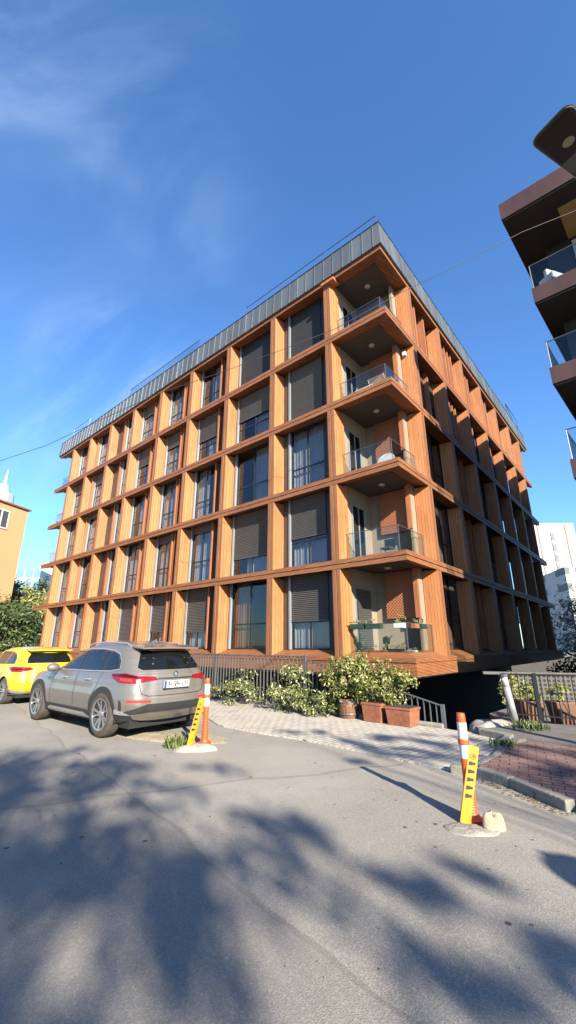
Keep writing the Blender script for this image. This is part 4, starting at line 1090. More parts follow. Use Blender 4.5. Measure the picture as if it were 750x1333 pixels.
    for x in (1.42, 2.35):
        mb = MB()
        for sg in (1, -1):
            p = [Vector(car.side(x + t, .93 + .006 * t, .03)) for t in (0, .04, .18, .22)]; p[0].y -= .025; p[3].y -= .025
            mb.tube([(q.x, q.y * sg, q.z) for q in p], .014, 6)
        put(mb, 'door_handle', M['trim'], e)
    # mirrors
    for sg in (1, -1):
        mb = MB(); c = Vector((2.82, 1.02 * sg, 1.10)); vs = []
        N, K = 16, 9
        for i in range(K):
            t = pi * i / (K - 1)
            for j in range(N): q = 2 * pi * j / N; vs.append(c + Vector((.085 * -cos(t), .13 * sin(t) * cos(q), .085 * sin(t) * sin(q))))
        mb.add(vs, [(i * N + j, i * N + (j + 1) % N, (i + 1) * N + (j + 1) % N, (i + 1) * N + j) for i in range(K - 1) for j in range(N)]); m_ = put(mb, 'wing_mirror', M['silver'], e, True)
        mb = MB(); mb.box((2.86, .90 * sg, 1.065), (.07, .16, .03)); put(mb, 'mirror_stalk', M['clad'], m_)
    # rear
    rw = [(-.60, 1.12), (.60, 1.12), (.66, 1.16), (.52, 1.44), (-.52, 1.44), (-.66, 1.16)]
    mb = car.patch(dense(rw, .12), car.rear, .006, .02, False, 4); rwi = put(mb, 'rear_window', M['cglass'], e)
    mb = MB(); mb.tube([(car.rear(0, 1.15, .02)), (car.rear(-.35, 1.18, .02))], .008, 5); put(mb, 'wiper', M['blk'], rwi)
    mb = MB(); vs = []
    for y in np.linspace(-.62, .62, 15):
        q = 1 - (y / .75) ** 2 * .25; vs += [(.60, y, 1.515 + .04 * q), (.255, y, 1.47 + .035 * q), (.245, y, 1.445 + .035 * q), (.55, y, 1.47 + .035 * q)]
    fs = [(4 * i + j, 4 * i + (j + 1) % 4, 4 * i + 4 + (j + 1) % 4, 4 * i + 4 + j) for i in range(14) for j in range(4)] + [(0, 1, 2, 3), (59, 58, 57, 56)]
    mb.add(vs, fs); sp = put(mb, 'spoiler', M['silver'], e, False)
    mb = MB(); mb.box((.30, 0, 1.452), (.03, .9, .016)); put(mb, 'brake_light', M['tdark'], sp)
    # lamps wrap round the corner (s is the distance along the outline from the middle of the tail)
    L1 = [(.36, .955), (.40, 1.005), (.72, 1.03), (.92, 1.07), (1.32, 1.05), (1.28, .99), (1.10, .92), (.78, .905), (.60, .93)]
    for sg in (1, -1):
        mb = car.patch(dense(L1, .08), car.by_s, .012, .03, False, 4); mb.v = [(x, y * sg, z) for x, y, z in mb.v]; t = put(mb, 'tail_light', M['tred'], e)
        mb = car.patch(dense([(.72, 1.022), (.90, 1.058), (1.29, 1.04), (1.26, 1.015), (.95, 1.01), (.72, .995)], .08), car.by_s, .016, .01, False, 4); mb.v = [(x, y * sg, z) for x, y, z in mb.v]; put(mb, 'lamp_top', M['tdark'], t)
        mb = car.patch(dense([(.80, .935), (1.02, .945), (1.06, .99), (.82, .985)], .08), car.by_s, .017, .01, False, 4); mb.v = [(x, y * sg, z) for x, y, z in mb.v]; put(mb, 'lamp_reflector', M['refl'], t)
        mb = car.patch(dense([(.50, .60), (.92, .615), (.92, .65), (.50, .635)], .08), car.by_s, .010, .02, False, 4); mb.v = [(x, y * sg, z) for x, y, z in mb.v]; put(mb, 'reflector', M['refl'], e)
        # dark vertical air blade and pale winglet at the bumper corner
        mb = car.patch(dense([(.98, .46), (1.04, .46), (1.08, .64), (1.03, .62)], .08), car.by_s, .012, .02, False, 4); mb.v = [(x, y * sg, z) for x, y, z in mb.v]; put(mb, 'bumper_vent', M['clad'], e)
        mb = car.patch(dense([(.78, .40), (1.10, .42), (1.13, .49), (.98, .47)], .08), car.by_s, .028, .03, False, 4); mb.v = [(x, y * sg, z) for x, y, z in mb.v]; put(mb, 'bumper_blade', M['trim'], e)
    for (p_, m_, off, nm) in (([(-.98, .25), (.98, .25), (1.30, .30), (1.30, .46), (1.0, .44), (.55, .575), (-.55, .575), (-1.0, .44), (-1.30, .46), (-1.3, .30)], 'clad', .010, 'rear_cladding'),
                              ([(-.50, .30), (.50, .30), (.72, .34), (.80, .42), (.50, .435), (-.50, .435), (-.80, .42), (-.72, .34)], 'silver', .035, 'skid_plate')):
        def fn(u, z, o): x, y, z = car.by_s(abs(u), z, o); return (x, y if u >= 0 else -y, z)
        mb = car.patch(dense(p_, .1), fn, off, .03, False, 5); put(mb, nm, M[m_], e)
    # tailgate gap lines and plate recess
    def fnr(u, z, o): x, y, z = car.by_s(abs(u), z, o); return (x, y if u >= 0 else -y, z)
    L_, R = strip(dense([(-.70, .90), (-.66, .74), (-.55, .70), (.55, .70), (.66, .74), (.70, .90)], .04), .012); n = len(L_); mb = MB(); mb.add([fnr(u, z, .003) for u, z in L_] + [fnr(u, z, .003) for u, z in R], [(i, i + 1, n + i + 1, n + i) for i in range(n - 1)])
    put(mb, 'tailgate_gap', M['blk'], e)
    mb = car.patch(dense([(-.36, .962), (.36, .962), (.36, .985), (-.36, .985)], .1), fnr, .012, .02, False, 3); put(mb, 'tailgate_strip', M['clad'], e)
    xp = car.rear(0, .87, 0)[0] - .022
    mb = MB(); mb.box((xp, 0, .87), (.018, .54, .125)); pl = put(mb, 'number_plate', M['plate'], e)
    mb = MB(); mb.box((xp + .004, 0, .803), (.03, .55, .02)); put(mb, 'plate_holder', M['clad'], pl)
    mb = MB(); mb.box((xp - .0105, .245, .87), (.003, .045, .12)); put(mb, 'blue_strip', M['pblue'], pl)
    mb = MB(); yy = .20
    for ch in '34 GPH 678':
        if ch == ' ': yy -= .032; continue
        for (x0, z0, x1, z1) in FONT[ch]:
            sc_ = .0170; p = Vector((xp - .0105, yy - x0 * sc_, 0.832 + z0 * .019)); q = Vector((xp - .0105, yy - x1 * sc_, 0.832 + z1 * .019)); d = (q - p).normalized(); n_ = Vector((0, -d.z, d.y)) * .0062
            p -= d * .004; q += d * .004
            mb.add([p - n_, q - n_, q + n_, p + n_], [(0, 1, 2, 3)])
        yy -= .0475
    put(mb, 'plate_characters', M['blk'], pl)
    xe = car.rear(0, 1.045, 0)[0] - .014
    mb = MB(); c = Vector((xe, 0, 1.04)); mb.tube([c + Vector((0, .042 * cos(t), .042 * sin(t))) for t in np.linspace(0, 2 * pi, 25)], .007, 6, False); em = put(mb, 'emblem', M['blk'], e)
    for q_ in range(4):
        mb = MB(); ts = np.linspace(pi / 2 * q_, pi / 2 * (q_ + 1), 8); mb.add([c + Vector((.002, 0, 0))] + [c + Vector((.002, .036 * cos(t), .036 * sin(t))) for t in ts], [tuple(range(9))]); put(mb, 'emblem_quarter', M['eblue'] if q_ % 2 else M['trim'], em)
    # model badge bars at the left and right of the tailgate are small bright marks
    # roof rails and fin
    for sg in (1, -1):
        mb = MB(); mb.tube([(x, sg * (.60 - .03 * abs(x - 1.5)), z) for x, z in ((.68, 1.515), (.85, 1.575), (1.5, 1.605), (2.1, 1.575), (2.28, 1.52))], .015, 6); put(mb, 'roof_rail', M['trim'], e)
    mb = MB(); mb.add([(.75, .02, 1.59), (.95, .015, 1.60), (.78, 0, 1.66), (.75, -.02, 1.59), (.95, -.015, 1.60)], [(0, 1, 2), (3, 2, 4), (0, 2, 3)]); put(mb, 'roof_fin', M['silver'], e)
    # front lamps
    for sg in (1, -1):
        mb = MB(); q = [(4.30, .80, .74), (4.42, .50, .74), (4.42, .50, .84), (4.30, .79, .84)]; mb.add([(x + .03, y * sg, z) for x, y, z in q], [(0, 1, 2, 3)]); put(mb, 'headlight', M['lampm'], e)
    return e
def hatch(loc, rz):
    prof = [(.2, .25, 4.0, .76), (.28, .1, 4.15, .83), (.4, .03, 4.24, .87), (.55, .0, 4.27, .89), (.68, .02, 4.28, .893), (.78, .05, 4.24, .885), (.86, .07, 4.1, .875), (.92, .09, 3.75, .85), (.97, .11, 3.35, .82), (1.0, .13, 3.15, .80),
            (1.1, .18, 2.92, .765), (1.2, .24, 2.7, .725), (1.3, .31, 2.48, .68), (1.36, .36, 2.3, .64), (1.41, .5, 2.1, .56), (1.44, .75, 1.95, .45), (1.46, 1.1, 1.7, .25)]
    car = Car(prof, (.80, 3.43), .33); e = empty('yellow_hatchback', loc, 'bright yellow hatchback parked beyond the silver SUV, cut by the left edge', 'car', None, rz)
    put(car.body(1.10), 'body', M['ypaint'], e, True)
    mb = MB(); mb.box((2.1, 0, .27), (3.7, 1.4, .2)); put(mb, 'underbody', M['under'], e)
    for xa in (.80, 3.43):
        for sg in (1, -1):
            mb = MB(); n = 16; vs = []
            for i in range(n + 1):
                t = -.25 + (pi + .5) * i / n
                for y in (.52, .87): vs.append((xa + .37 * cos(t), y * sg, .33 + .37 * sin(t)))
            mb.add(vs, [(2 * i, 2 * i + 1, 2 * i + 3, 2 * i + 2) for i in range(n)]); mb.add([(xa + .37 * cos(t), .5 * sg, .33 + .37 * sin(t)) for t in np.linspace(0, 2 * pi, 20, endpoint=False)], [tuple(range(20))])
            put(mb, 'wheel_liner', M['under'], e); wheel(e, xa, .885 * sg, .33, sg)
    for w_ in ([(.55, 1.02), (.62, 1.16), (.8, 1.27), (1.1, 1.32), (1.14, 1.0)], [(1.20, 1.0), (1.15, 1.325), (1.85, 1.33), (1.93, .99)], [(1.99, .99), (1.92, 1.33), (2.2, 1.28), (2.55, 1.13), (2.78, 1.0)]):
        
        for sg in (1, -1):
            mb = car.patch(dense(w_, .12), car.side, .008, .02, False, 4); mb.v = [(x, y * sg, z) for x, y, z in mb.v]; put(mb, 'side_window', M['cglass'], e)
    for g in ([(1.95, .4), (1.96, .95)], [(2.9, .4), (2.9, .8), (2.8, .96)], [(1.25, .5), (1.08, .75), (1.08, .97)]):
        put(add_strip(car, dense(g), .012, car.side, .004), 'door_gap', M['blk'], e)
    rw = [(-.58, 1.03), (.58, 1.03), (.55, 1.16), (.46, 1.29), (-.46, 1.29), (-.55, 1.16)]
    rwi = put(car.patch(dense(rw, .12), car.rear, .006, .02, False, 4), 'rear_window', M['cglass'], e)
    mb = MB(); mb.tube([(car.rear(0, 1.05, .02)), (car.rear(-.35, 1.09, .02))], .008, 5); put(mb, 'wiper', M['blk'], rwi)
    mb = MB(); vs = []
    for y in np.linspace(-.56, .56, 11): q = 1 - (y / .75) ** 2 * .3; vs += [(.60, y, 1.38 + .035 * q), (.235, y, 1.335 + .035 * q), (.23, y, 1.31 + .035 * q), (.5, y, 1.33 + .03 * q)]
    mb.add(vs, [(4 * i + j, 4 * i + (j + 1) % 4, 4 * i + 4 + (j + 1) % 4, 4 * i + 4 + j) for i in range(10) for j in range(4)] + [(0, 1, 2, 3), (43, 42, 41, 40)]); put(mb, 'spoiler', M['ypaint'], e)
    for sg in (1, -1):
        mb = car.patch(dense([(.42, .875), (.52, .93), (.95, .945), (1.22, .92), (1.0, .82), (.72, .815)], .08), car.by_s, .012, .03, False, 4); mb.v = [(x, y * sg, z) for x, y, z in mb.v]; t = put(mb, 'tail_light', M['tred'], e)
        mb = car.patch(dense([(.50, .87), (.70, .90), (1.1, .90), (.98, .87)], .08), car.by_s, .018, .01, False, 4); mb.v = [(x, y * sg, z) for x, y, z in mb.v]; put(mb, 'lamp_top', M['tdark'], t)
        mb = car.patch(dense([(.55, .26), (1.05, .27), (1.15, .40), (.9, .37), (.55, .33)], .08), car.by_s, .012, .02, False, 4); mb.v = [(x, y * sg, z) for x, y, z in mb.v]; put(mb, 'bumper_trim', M['trim'], e)
    def fn(u, z, o): x, y, z = car.by_s(abs(u), z, o); return (x, y if u >= 0 else -y, z)
    put(car.patch(dense([(-1.1, .21), (1.1, .21), (1.22, .38), (.9, .36), (.5, .32), (-.5, .32), (-.9, .36), (-1.2, .38)], .1), fn, .008, .03, False, 5), 'rear_cladding', M['clad'], e)
    L_, R = strip(dense([(-.70, .80), (-.62, .56), (.62, .56), (.70, .80)], .04), .012); n = len(L_); mb = MB(); mb.add([fn(u, z, .003) for u, z in L_] + [fn(u, z, .003) for u, z in R], [(i, i + 1, n + i + 1, n + i) for i in range(n - 1)])
    put(mb, 'tailgate_gap', M['blk'], e)
    mb = MB(); mb.box((car.rear(0, .68, 0)[0] - .018, 0, .68), (.018, .52, .11)); put(mb, 'number_plate', M['plate'], e)
    mb = MB(); mb.tube([(1.0, 0, 1.44), (.9, 0, 1.50)], .012, 5); put(mb, 'roof_aerial', M['blk'], e)
    mb = MB(); mb.box((2.72, .95, 1.0), (.12, .2, .12)); mb.box((2.72, -.95, 1.0), (.12, .2, .12)); put(mb, 'wing_mirror', M['ypaint'], e, bevel=.03)
    return e
hd = Vector((-.765, .644, 0)); rz = atan2(hd.y, hd.x); lf = Vector((-hd.y, hd.x, 0))
# left rear wheel contact at (-3.18, 7.87)
SXL = 1.02
o0 = Vector((-3.20, 7.92, G)) - hd * .90 * SXL - lf * .85
suv(o0, rz, SXL, .97)
o1 = Vector((-7.62, 12.15, G)) - hd * .80 - lf * .82
hatch(o1, rz)

# ------------------------------------------------------------------ dark building on the right
fr_ = -a2                                   # along its street front, towards the camera's right
sd = Vector((.70, .716, 0)).normalized()    # along its side
KC = Vector((8.09, 10.97, 0)); RC = Vector((7.38, 10.7, 0))
nb = empty('dark_apartment_building', KC + Vector((2, 2, G)), 'dark brown apartment building with stacked glass balconies at the right edge', 'building')
def para(mb, c, l1, l2, z0, z1, o1=0, o2=0):
    p = [c + fr_ * o1 + sd * o2, c + fr_ * (o1 + l1) + sd * o2, c + fr_ * (o1 + l1) + sd * (o2 + l2), c + fr_ * o1 + sd * (o2 + l2)]
    mb.prism([(q.x, q.y) for q in p], z0, z1)
mb = MB(); para(mb, RC, 10, 27, 14.02, 14.72); mb.build('roof_fascia', M['metalbrown'], nb)  # roof, slabs and wall lengthened out of view to cut sky light on facade B
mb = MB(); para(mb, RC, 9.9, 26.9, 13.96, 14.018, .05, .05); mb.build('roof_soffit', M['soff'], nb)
mb = MB(); para(mb, RC, 5, 1.9, 13.93, 13.958, 1.5, .75); mb.build('ceiling_panel', M['gold'], nb)
for k in range(5):
    zt = 11.28 - 3.1 * k
    if zt < -1: break
    mb = MB(); para(mb, KC, 9, 25.5, zt - .58, zt); s_ = mb.build('balcony_slab', M['metalbrown'], nb)
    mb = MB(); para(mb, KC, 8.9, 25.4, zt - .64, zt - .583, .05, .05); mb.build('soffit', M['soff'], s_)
    mb = MB(); para(mb, KC, 8.4, .012, zt, zt + .95, .06, .06); para(mb, KC, .012, 2.3, zt, zt + .95, .06, .08); g_ = mb.build('balcony_railing', M['glass'], nb)
    mb = MB(); mb.tube([KC + sd * 2.35 + fr_ * .06 + Vector((0, 0, zt + .96)), KC + (fr_ + sd) * .06 + Vector((0, 0, zt + .96)), KC + fr_ * 8.4 + sd * .06 + Vector((0, 0, zt + .96))], .02, 6)
    mb.tube([KC + (fr_ + sd) * .06 + Vector((0, 0, zt)), KC + (fr_ + sd) * .06 + Vector((0, 0, zt + .96))], .015, 6); mb.build('handrail', M['steel'], g_)
    # window with shutter in the wall behind the balcony
    for j in range(3):
        mb = MB(); para(mb, KC, 1.9, .05, zt + .02, zt + 2.45, 1.2 + 2.6 * j, 1.53); w_ = mb.build('window', M['cglass'], nb)
        mb = MB(); n_ = 26; zz0 = zt + (.02 if k != 0 else .9)
        for i in range(n_): para(mb, KC, 1.8, .02, zz0 + (2.45 + zt - zz0) * i / n_, zz0 + (2.45 + zt - zz0) * (i + .8) / n_, 1.25 + 2.6 * j, 1.50)
        mb.build('slat_shutter', M['shut'], w_)
mb = MB(); para(mb, KC, 8.6, 23.8, G, 13.95, .45, 1.6); mb.build('wall', M['dbrown'], nb)
mb = MB(); mb.tube([KC + fr_ * 2.2 + sd * 1.3 + Vector((0, 0, 13.93)), KC + fr_ * 2.2 + sd * 1.3 + Vector((0, 0, 13.86))], .22, 20); mb.build('ceiling_lamp', M['frame'], nb)
def nchair(u, s, zt, lab):
    c = KC + fr_ * u + sd * s; e = empty('balcony_armchair', c + Vector((0, 0, zt)), lab, 'chair')
    mb = MB(); mb.box(c + Vector((0, 0, zt + .30)), (.6, .55, .28), .3); mb.build('seat', M['potw'], e, bevel=.04)
    mb = MB(); mb.box(c + sd * .24 + Vector((0, 0, zt + .66)), (.6, .14, .5), .3); mb.build('backrest', M['potw'], e, bevel=.04)
    mb = MB(); mb.box(c + Vector((0, 0, zt + .08)), (.5, .45, .155), .3); mb.build('base', M['frame'], e)
nchair(.55, .5, 11.28, 'pale armchair behind the glass of the top balcony of the dark building')

# ------------------------------------------------------------------ street lamp overhead
e = empty('street_lamp', (5.6, 4.1, G), 'street lamp whose flat rounded head hangs overhead at the upper right', 'street lamp')
pc = Vector((2.45, 2.45, 4.06)); ax = Vector((.88, .47, .03)).normalized(); sy = Vector((0, 0, 1)).cross(ax).normalized(); nz = ax.cross(sy)
mb = MB(); mb.tube([(5.6, 4.1, G), (5.6, 4.1, 3.0), (5.45, 4.02, 3.9), (3.8, 3.17, 4.22), pc + ax * .5 + nz * .05], [.09, .06, .05, .035, .03], 12); mb.build('pole', M['steel'], e, smooth=True)
def head(z0, z1, w0, w1, L0, L1, m, nm, par):
    mb = MB(); rr = []
    for (w_, L_, z) in ((w0, L0, z0), (w1, L1, z1)):
        ring = []
        for (cx, cy, t0) in ((L_ - .09, w_ - .09, 0), (-L_ + .07, w_ - .07, pi / 2), (-L_ + .07, -w_ + .07, pi), (L_ - .09, -w_ + .09, 3 * pi / 2)):
            for i in range(6): t = t0 + pi / 2 * i / 5; ring.append(pc + ax * (cx + .07 * cos(t)) + sy * (cy + .07 * sin(t)) + nz * z)
        rr.append(ring)
    n = len(rr[0]); mb.add(rr[0] + rr[1], [tuple(range(n))[::-1], tuple(range(n, 2 * n))] + [(i, (i + 1) % n, n + (i + 1) % n, n + i) for i in range(n)]); return mb.build(nm, m, par)
hh_ = head(0, .07, .165, .12, .38, .30, M['white'], 'lamp_housing', e)
head(-.012, -.001, .155, .16, .37, .375, M['clad'], 'lamp_rim', hh_)
gl = mat('lamp_cover_glass', (.02, .022, .022), .12, spec=.3)
mb = MB()
for (x0, x1) in ((-.34, .02),):
    p = [pc + ax * x + sy * y + nz * -.016 for x, y in ((x0, -.13), (x1, -.13), (x1, .13), (x0, .13))]; mb.add(p, [(0, 1, 2, 3)])
mb.build('lamp_glass', gl, hh_)
mb = MB(); p = [pc + ax * x + sy * y + nz * -.018 for x, y in ((.04, -.145), (.36, -.11), (.36, .11), (.04, .145))]; mb.add(p, [(0, 1, 2, 3)]); mb.build('gear_cover', M['giron'], hh_)
mb = MB(); c = pc - ax * .10 + nz * -.02; mb.tube([c, c + nz * .016], [.045, .03], 12); mb.build('lamp_reflector', mat('reflector_ochre', (.40, .36, .24), .4), hh_)

# ------------------------------------------------------------------ overhead cable
def px(x, y, Y):
    pt = radians(17.668); f = 543.33; X = x - 375; Yy = 666.5 - y; d = Vector((X, f * cos(pt) - Yy * sin(pt), f * sin(pt) + Yy * cos(pt))); return d * (Y / d.y)
pts = [px(-60, 612, 15.5), px(0, 600, 15), px(60, 580, 14.2), px(130, 547, 13.5), px(205, 513, 12.8), px(290, 484, 12.2), px(360, 458, 11.8), px(437, 428, 11.4), px(520, 382, 11), px(600, 343, 10.6), px(680, 302, 10.2), px(760, 270, 9.8), px(900, 200, 9.2)]
mb = MB(); mb.tube(pts, .011, 6); setp(mb.build('overhead_cable', M['wire'], None, smooth=True), 'thin black overhead cable crossing in front of the facade to the dark building', 'cable')

# ------------------------------------------------------------------ far things
e = empty('orange_building', (-27, 38, G), 'plain orange rendered building with white windows at the left edge', 'building')
c0 = Vector((-26.14, 40, 0)); dd = Vector((-.28, -.96, 0)).normalized(); oo = Vector((-.96, .28, 0))
p = [c0, c0 + dd * 16, c0 + dd * 16 + oo * 12, c0 + oo * 12]
mb = MB(); mb.prism([(q.x, q.y) for q in p], G, 12.85); mb.build('wall', M['orangew'], e)
mb = MB(); p2 = [q + (q - (c0 + dd * 8 + oo * 6)).normalized() * .3 for q in p]; mb.prism([(q.x, q.y) for q in p2], 12.852, 13.0); mb.build('roof_edge', M['terra'], e)
def owin(t0, t1, z0, z1, n_=3):
    mb = MB(); F = lambda u, n, z: c0 + dd * u - oo * n + Vector((0, 0, z))
    fbox(mb, F, t0, t1, .02, .08, z0, z0 + .12); fbox(mb, F, t0, t1, .02, .08, z1 - .12, z1)
    for i in range(n_ + 1): u = t0 + .06 + (t1 - t0 - .12) * i / n_; fbox(mb, F, u - .06, u + .06, .021, .081, z0 + .12, z1 - .12)
    w_ = mb.build('window', M['white'], e); mb = MB(); fbox(mb, F, t0 + .02, t1 - .02, .005, .03, z0 + .02, z1 - .02); mb.build('glass_pane', M['blind'], w_)
owin(1.9, 5.0, 10.4, 12.2, 4); owin(3.2, 6.2, 5.1, 6.8, 3); owin(7, 10, 10.4, 12.2, 4); owin(3.0, 6.0, .2, 2.0, 3)

def facade_tex(name, base, win, sx, sy, fx, fy, ax_):
    m = mat(name, base, .7); k = NT(m); p = k.pos()
    q0 = k.math('FRACT', k.math('DIVIDE', k.dot(p, ax_), sx)); q1 = k.math('FRACT', k.math('DIVIDE', k.dot(p, (0, 0, 1)), sy))
    a_ = k.ramp(k.math('ABSOLUTE', k.math('SUBTRACT', q0, .5)), fx, fx + .04, 1, 0); b_ = k.ramp(k.math('ABSOLUTE', k.math('SUBTRACT', q1, .5)), fy, fy + .04, 1, 0)
    k.l(k.mix(k.math('MULTIPLY', a_, b_), base, win), k.b.inputs['Base Color']); return m
def block(name, x0, x1, ytop, Y, depth, m, label, extra=None, rot=0.):
    p0, p1 = px(x0, 840, Y), px(x1, 840, Y); top = px((x0 + x1) / 2, ytop, Y).z
    e = empty(name, ((p0.x + p1.x) / 2, Y, G), label, 'building'); mb = MB()
    mb.prism([(p0.x, Y), (p1.x, Y + rot), (p1.x + depth * .2 * (1 if p1.x > 0 else -1), Y + rot + depth), (p0.x + depth * .2 * (1 if p1.x > 0 else -1), Y + depth)], G, top); mb.build('wall', m, e)
    if extra: extra(e, p0, p1, top, Y)
    return e
tex1 = facade_tex('white_panel_tower', (.62, .60, .56), (.50, .49, .47), 30, 3., .0, .0, (1, 0, 0))
def tower_extra(e, p0, p1, top, Y):
    w_ = p1.x - p0.x; mb = MB(); 
    mb.box((p0.x + w_ * .52, Y - .1, (top + G) / 2 - 1), (w_ * .12, .2, top - G - 4)); mb.build('window', facade_tex('tower_window_strip', (.38, .37, .36), (.18, .2, .22), 2.2, 3.2, .3, .3, (1, 0, 0)), e)
    for f in (.2, .8):
        mb = MB(); mb.box((p0.x + w_ * f, Y - .08, (top + G) / 2), (.35, .16, top - G - .5)); mb.build('facade_stripe', mat('dull_red_stripe', (.40, .22, .18), .8), e)
    mb = MB(); mb.box((p0.x + w_ * .5, Y + 8, top + .6), (w_ * .5, 6, 1.2)); mb.build('roof_box', M['wall_w'], e)
block('white_tower', 715, 780, 681, 120, 20, tex1, 'tall white tower with a grey window strip and thin red stripes', tower_extra)
block('white_office_building', 755, 830, 738, 95, 20, facade_tex('office_windows', (.60, .58, .54), (.14, .15, .17), 2.6, 3.6, .24, .2, (1, 0, 0)), 'white office building with rows of dark windows beside the white tower', None)
block('blue_glass_building', -8, 36, 742, 110, 15, facade_tex('blue_curtain_wall', (.42, .50, .56), (.16, .32, .46), 2.4, 3.3, .4, .34, (1, 0, 0)), 'blue glass office building between the orange building and the white block', None)
def wb_extra(e, p0, p1, top, Y):
    w_ = p1.x - p0.x; mb = MB(); mb.box((p0.x + w_ * .66, Y - .1, top - 8), (w_ * .36, .2, 12)); mb.build('window', facade_tex('block_windows', (.5, .5, .48), (.12, .13, .15), 2.0, 3.0, .34, .34, (1, 0, 0)), e)
    mb = MB(); mb.box((p0.x + w_ * .3, Y + 3, top + .8), (w_ * .5, 3, 1.6)); mb.build('roof_box', M['wall_w'], e)
block('white_block', 34, 72, 737, 130, 15, M['wall_w'], 'white block with a grey window column left behind the timber building', wb_extra)
# communications tower with needle behind the orange building
T = px(-6, 700, 160); e = empty('spire_tower', (T.x, 160, G), 'distant white tower ending in a thin needle above the orange building', 'tower')
zt = px(3, 655, 160).z
mb = MB(); mb.box((px(-9, 655, 160).x, 160, (zt + G) / 2), (13, 12, zt - G)); mb.build('shaft', M['wall_w'], e)
mb = MB(); cN = px(4, 640, 160); mb.tube([(cN.x, 160, zt), (cN.x, 160, zt + 4), (cN.x, 160, zt + 4.01), (cN.x, 160, zt + 8)], [4.5, 4.2, 2.5, 1.6], 10); mb.build('crown_drum', mat('tower_lattice', (.45, .47, .50), .6), e)
mb = MB(); mb.tube([(cN.x, 160, zt + 8), (cN.x + .2, 160, px(8, 612, 160).z)], [.7, .15], 8); mb.build('needle', M['white'], e)

# ------------------------------------------------------------------ trees in view
tree('dense_tree', (px(5, 838, 38).x, 38, G), 5.0, (3.8, 3.4, 2.5), 2.7, M['leaf_d'], 9000, .16, 90, 'dense dark green tree filling the gap left of the timber building', 'tree', 401, shell=.4)
tree('bright_tree', (px(26, 838, 46).x, 46, G), 7, (3.4, 3.0, 3.2), 4.9, M['leaf_y'], 4500, .22, 50, 'yellow green tree top behind the dark dense tree at the left', 'tree', 402)
tree('slim_tree', (px(50, 838, 50).x, 50, G), 8, (2.2, 2.0, 3.2), 5.6, M['leaf_d'], 2600, .22, 34, 'slim tree close against the left corner of the timber building', 'tree', 403)
tree('pale_tree', (22.2, 31, -4.4), 8, (3.0, 3.0, 3.2), 5.4, M['leaf_w'], 5200, .13, 110, 'pale cream leaved tree with brown twigs right of the timber building', 'tree', 404, shell=.1, trunk_r=.14)
e = empty('dark_hedge', (20, 26, -4.4), 'dark clipped hedge under the pale tree at the right edge', 'hedge')
mb = MB(); leaves(mb, (20, 26, -1.8), (5, 1.2, 2.2), 5000, .16, 60, 405, shell=0); mb.build('foliage', M['leaf_d'], e)
mb = MB(); mb.box((20, 26.2, -3.4), (8, .8, 2)); mb.build('branches', M['bark'], e)

# ------------------------------------------------------------------ trees behind the camera whose shade falls on the street
SUN_AZ = radians(-67.5); SUN_EL = radians(25.5)
S = Vector((cos(SUN_AZ) * cos(SUN_EL), sin(SUN_AZ) * cos(SUN_EL), sin(SUN_EL)))
def caster(gx, gy, h, rad, n, size, clumps, label, seed, **k_):
    """tree whose crown centre, h metres above the street, shades the ground point (gx, gy)"""
    c = Vector((gx, gy, G)) + S * (h / S.z)
    tree('street_tree', (c.x, c.y, G), h * 1.1, rad, h, M['leaf_d'], n, size, clumps, label, 'tree', seed, 'street trees behind the viewpoint', **k_)
caster(-2.5, 4.6, 9, (2.5, 1.5, 1.2), 2300, .11, 120, 'broad street tree standing behind the viewpoint on the left', 511, trunk_r=.10, shell=0, cs=.45)
caster(-1.8, 1.9, 9.5, (2.0, 1.5, 1.1), 1900, .11, 100, 'street tree standing straight behind the viewpoint', 502, trunk_r=.10, shell=0, cs=.45)
caster(3.6, 5.9, 8, (1.5, 1.2, .9), 900, .10, 40, 'small street tree standing behind the viewpoint on the right', 503, trunk_r=.08, shell=0, cs=.5)
caster(1.35, 2.3, 8, (1.0, .8, .7), 620, .10, 30, 'slender street tree standing behind the viewpoint between the others', 504, trunk_r=.06, shell=0, cs=.5)
caster(1.3, 7.4, 8, (1.6, .7, .5), 420, .10, 24, 'sparse high street tree standing furthest behind the viewpoint', 505, trunk_r=.06, shell=0, cs=.5)
# unseen disc on a pole, added to cast the round shadow at right
c_ = Vector((2.13, 3.32, G)) + S * (2.35 / S.z)
e = empty('shadow_disc', (c_.x, c_.y, G), 'unseen round disc on a grey pole, added behind the viewpoint to cast a shadow', 'shadow caster')
mb = MB(); mb.tube([(c_.x, c_.y, G), (c_.x, c_.y, c_.z + .25)], .03, 10); mb.build('pole', M['steel'], e)
mb = MB(); nn_ = Vector((S.x, S.y, 0)).normalized(); mb.tube([c_ + nn_ * .035, c_ + nn_ * .045], .26, 32); mb.build('disc_plate', M['refl'], e)
mb = MB(); mb.tube([c_ + nn_ * .046, c_ + nn_ * .049], .19, 32); mb.build('disc_face', M['white'], e)

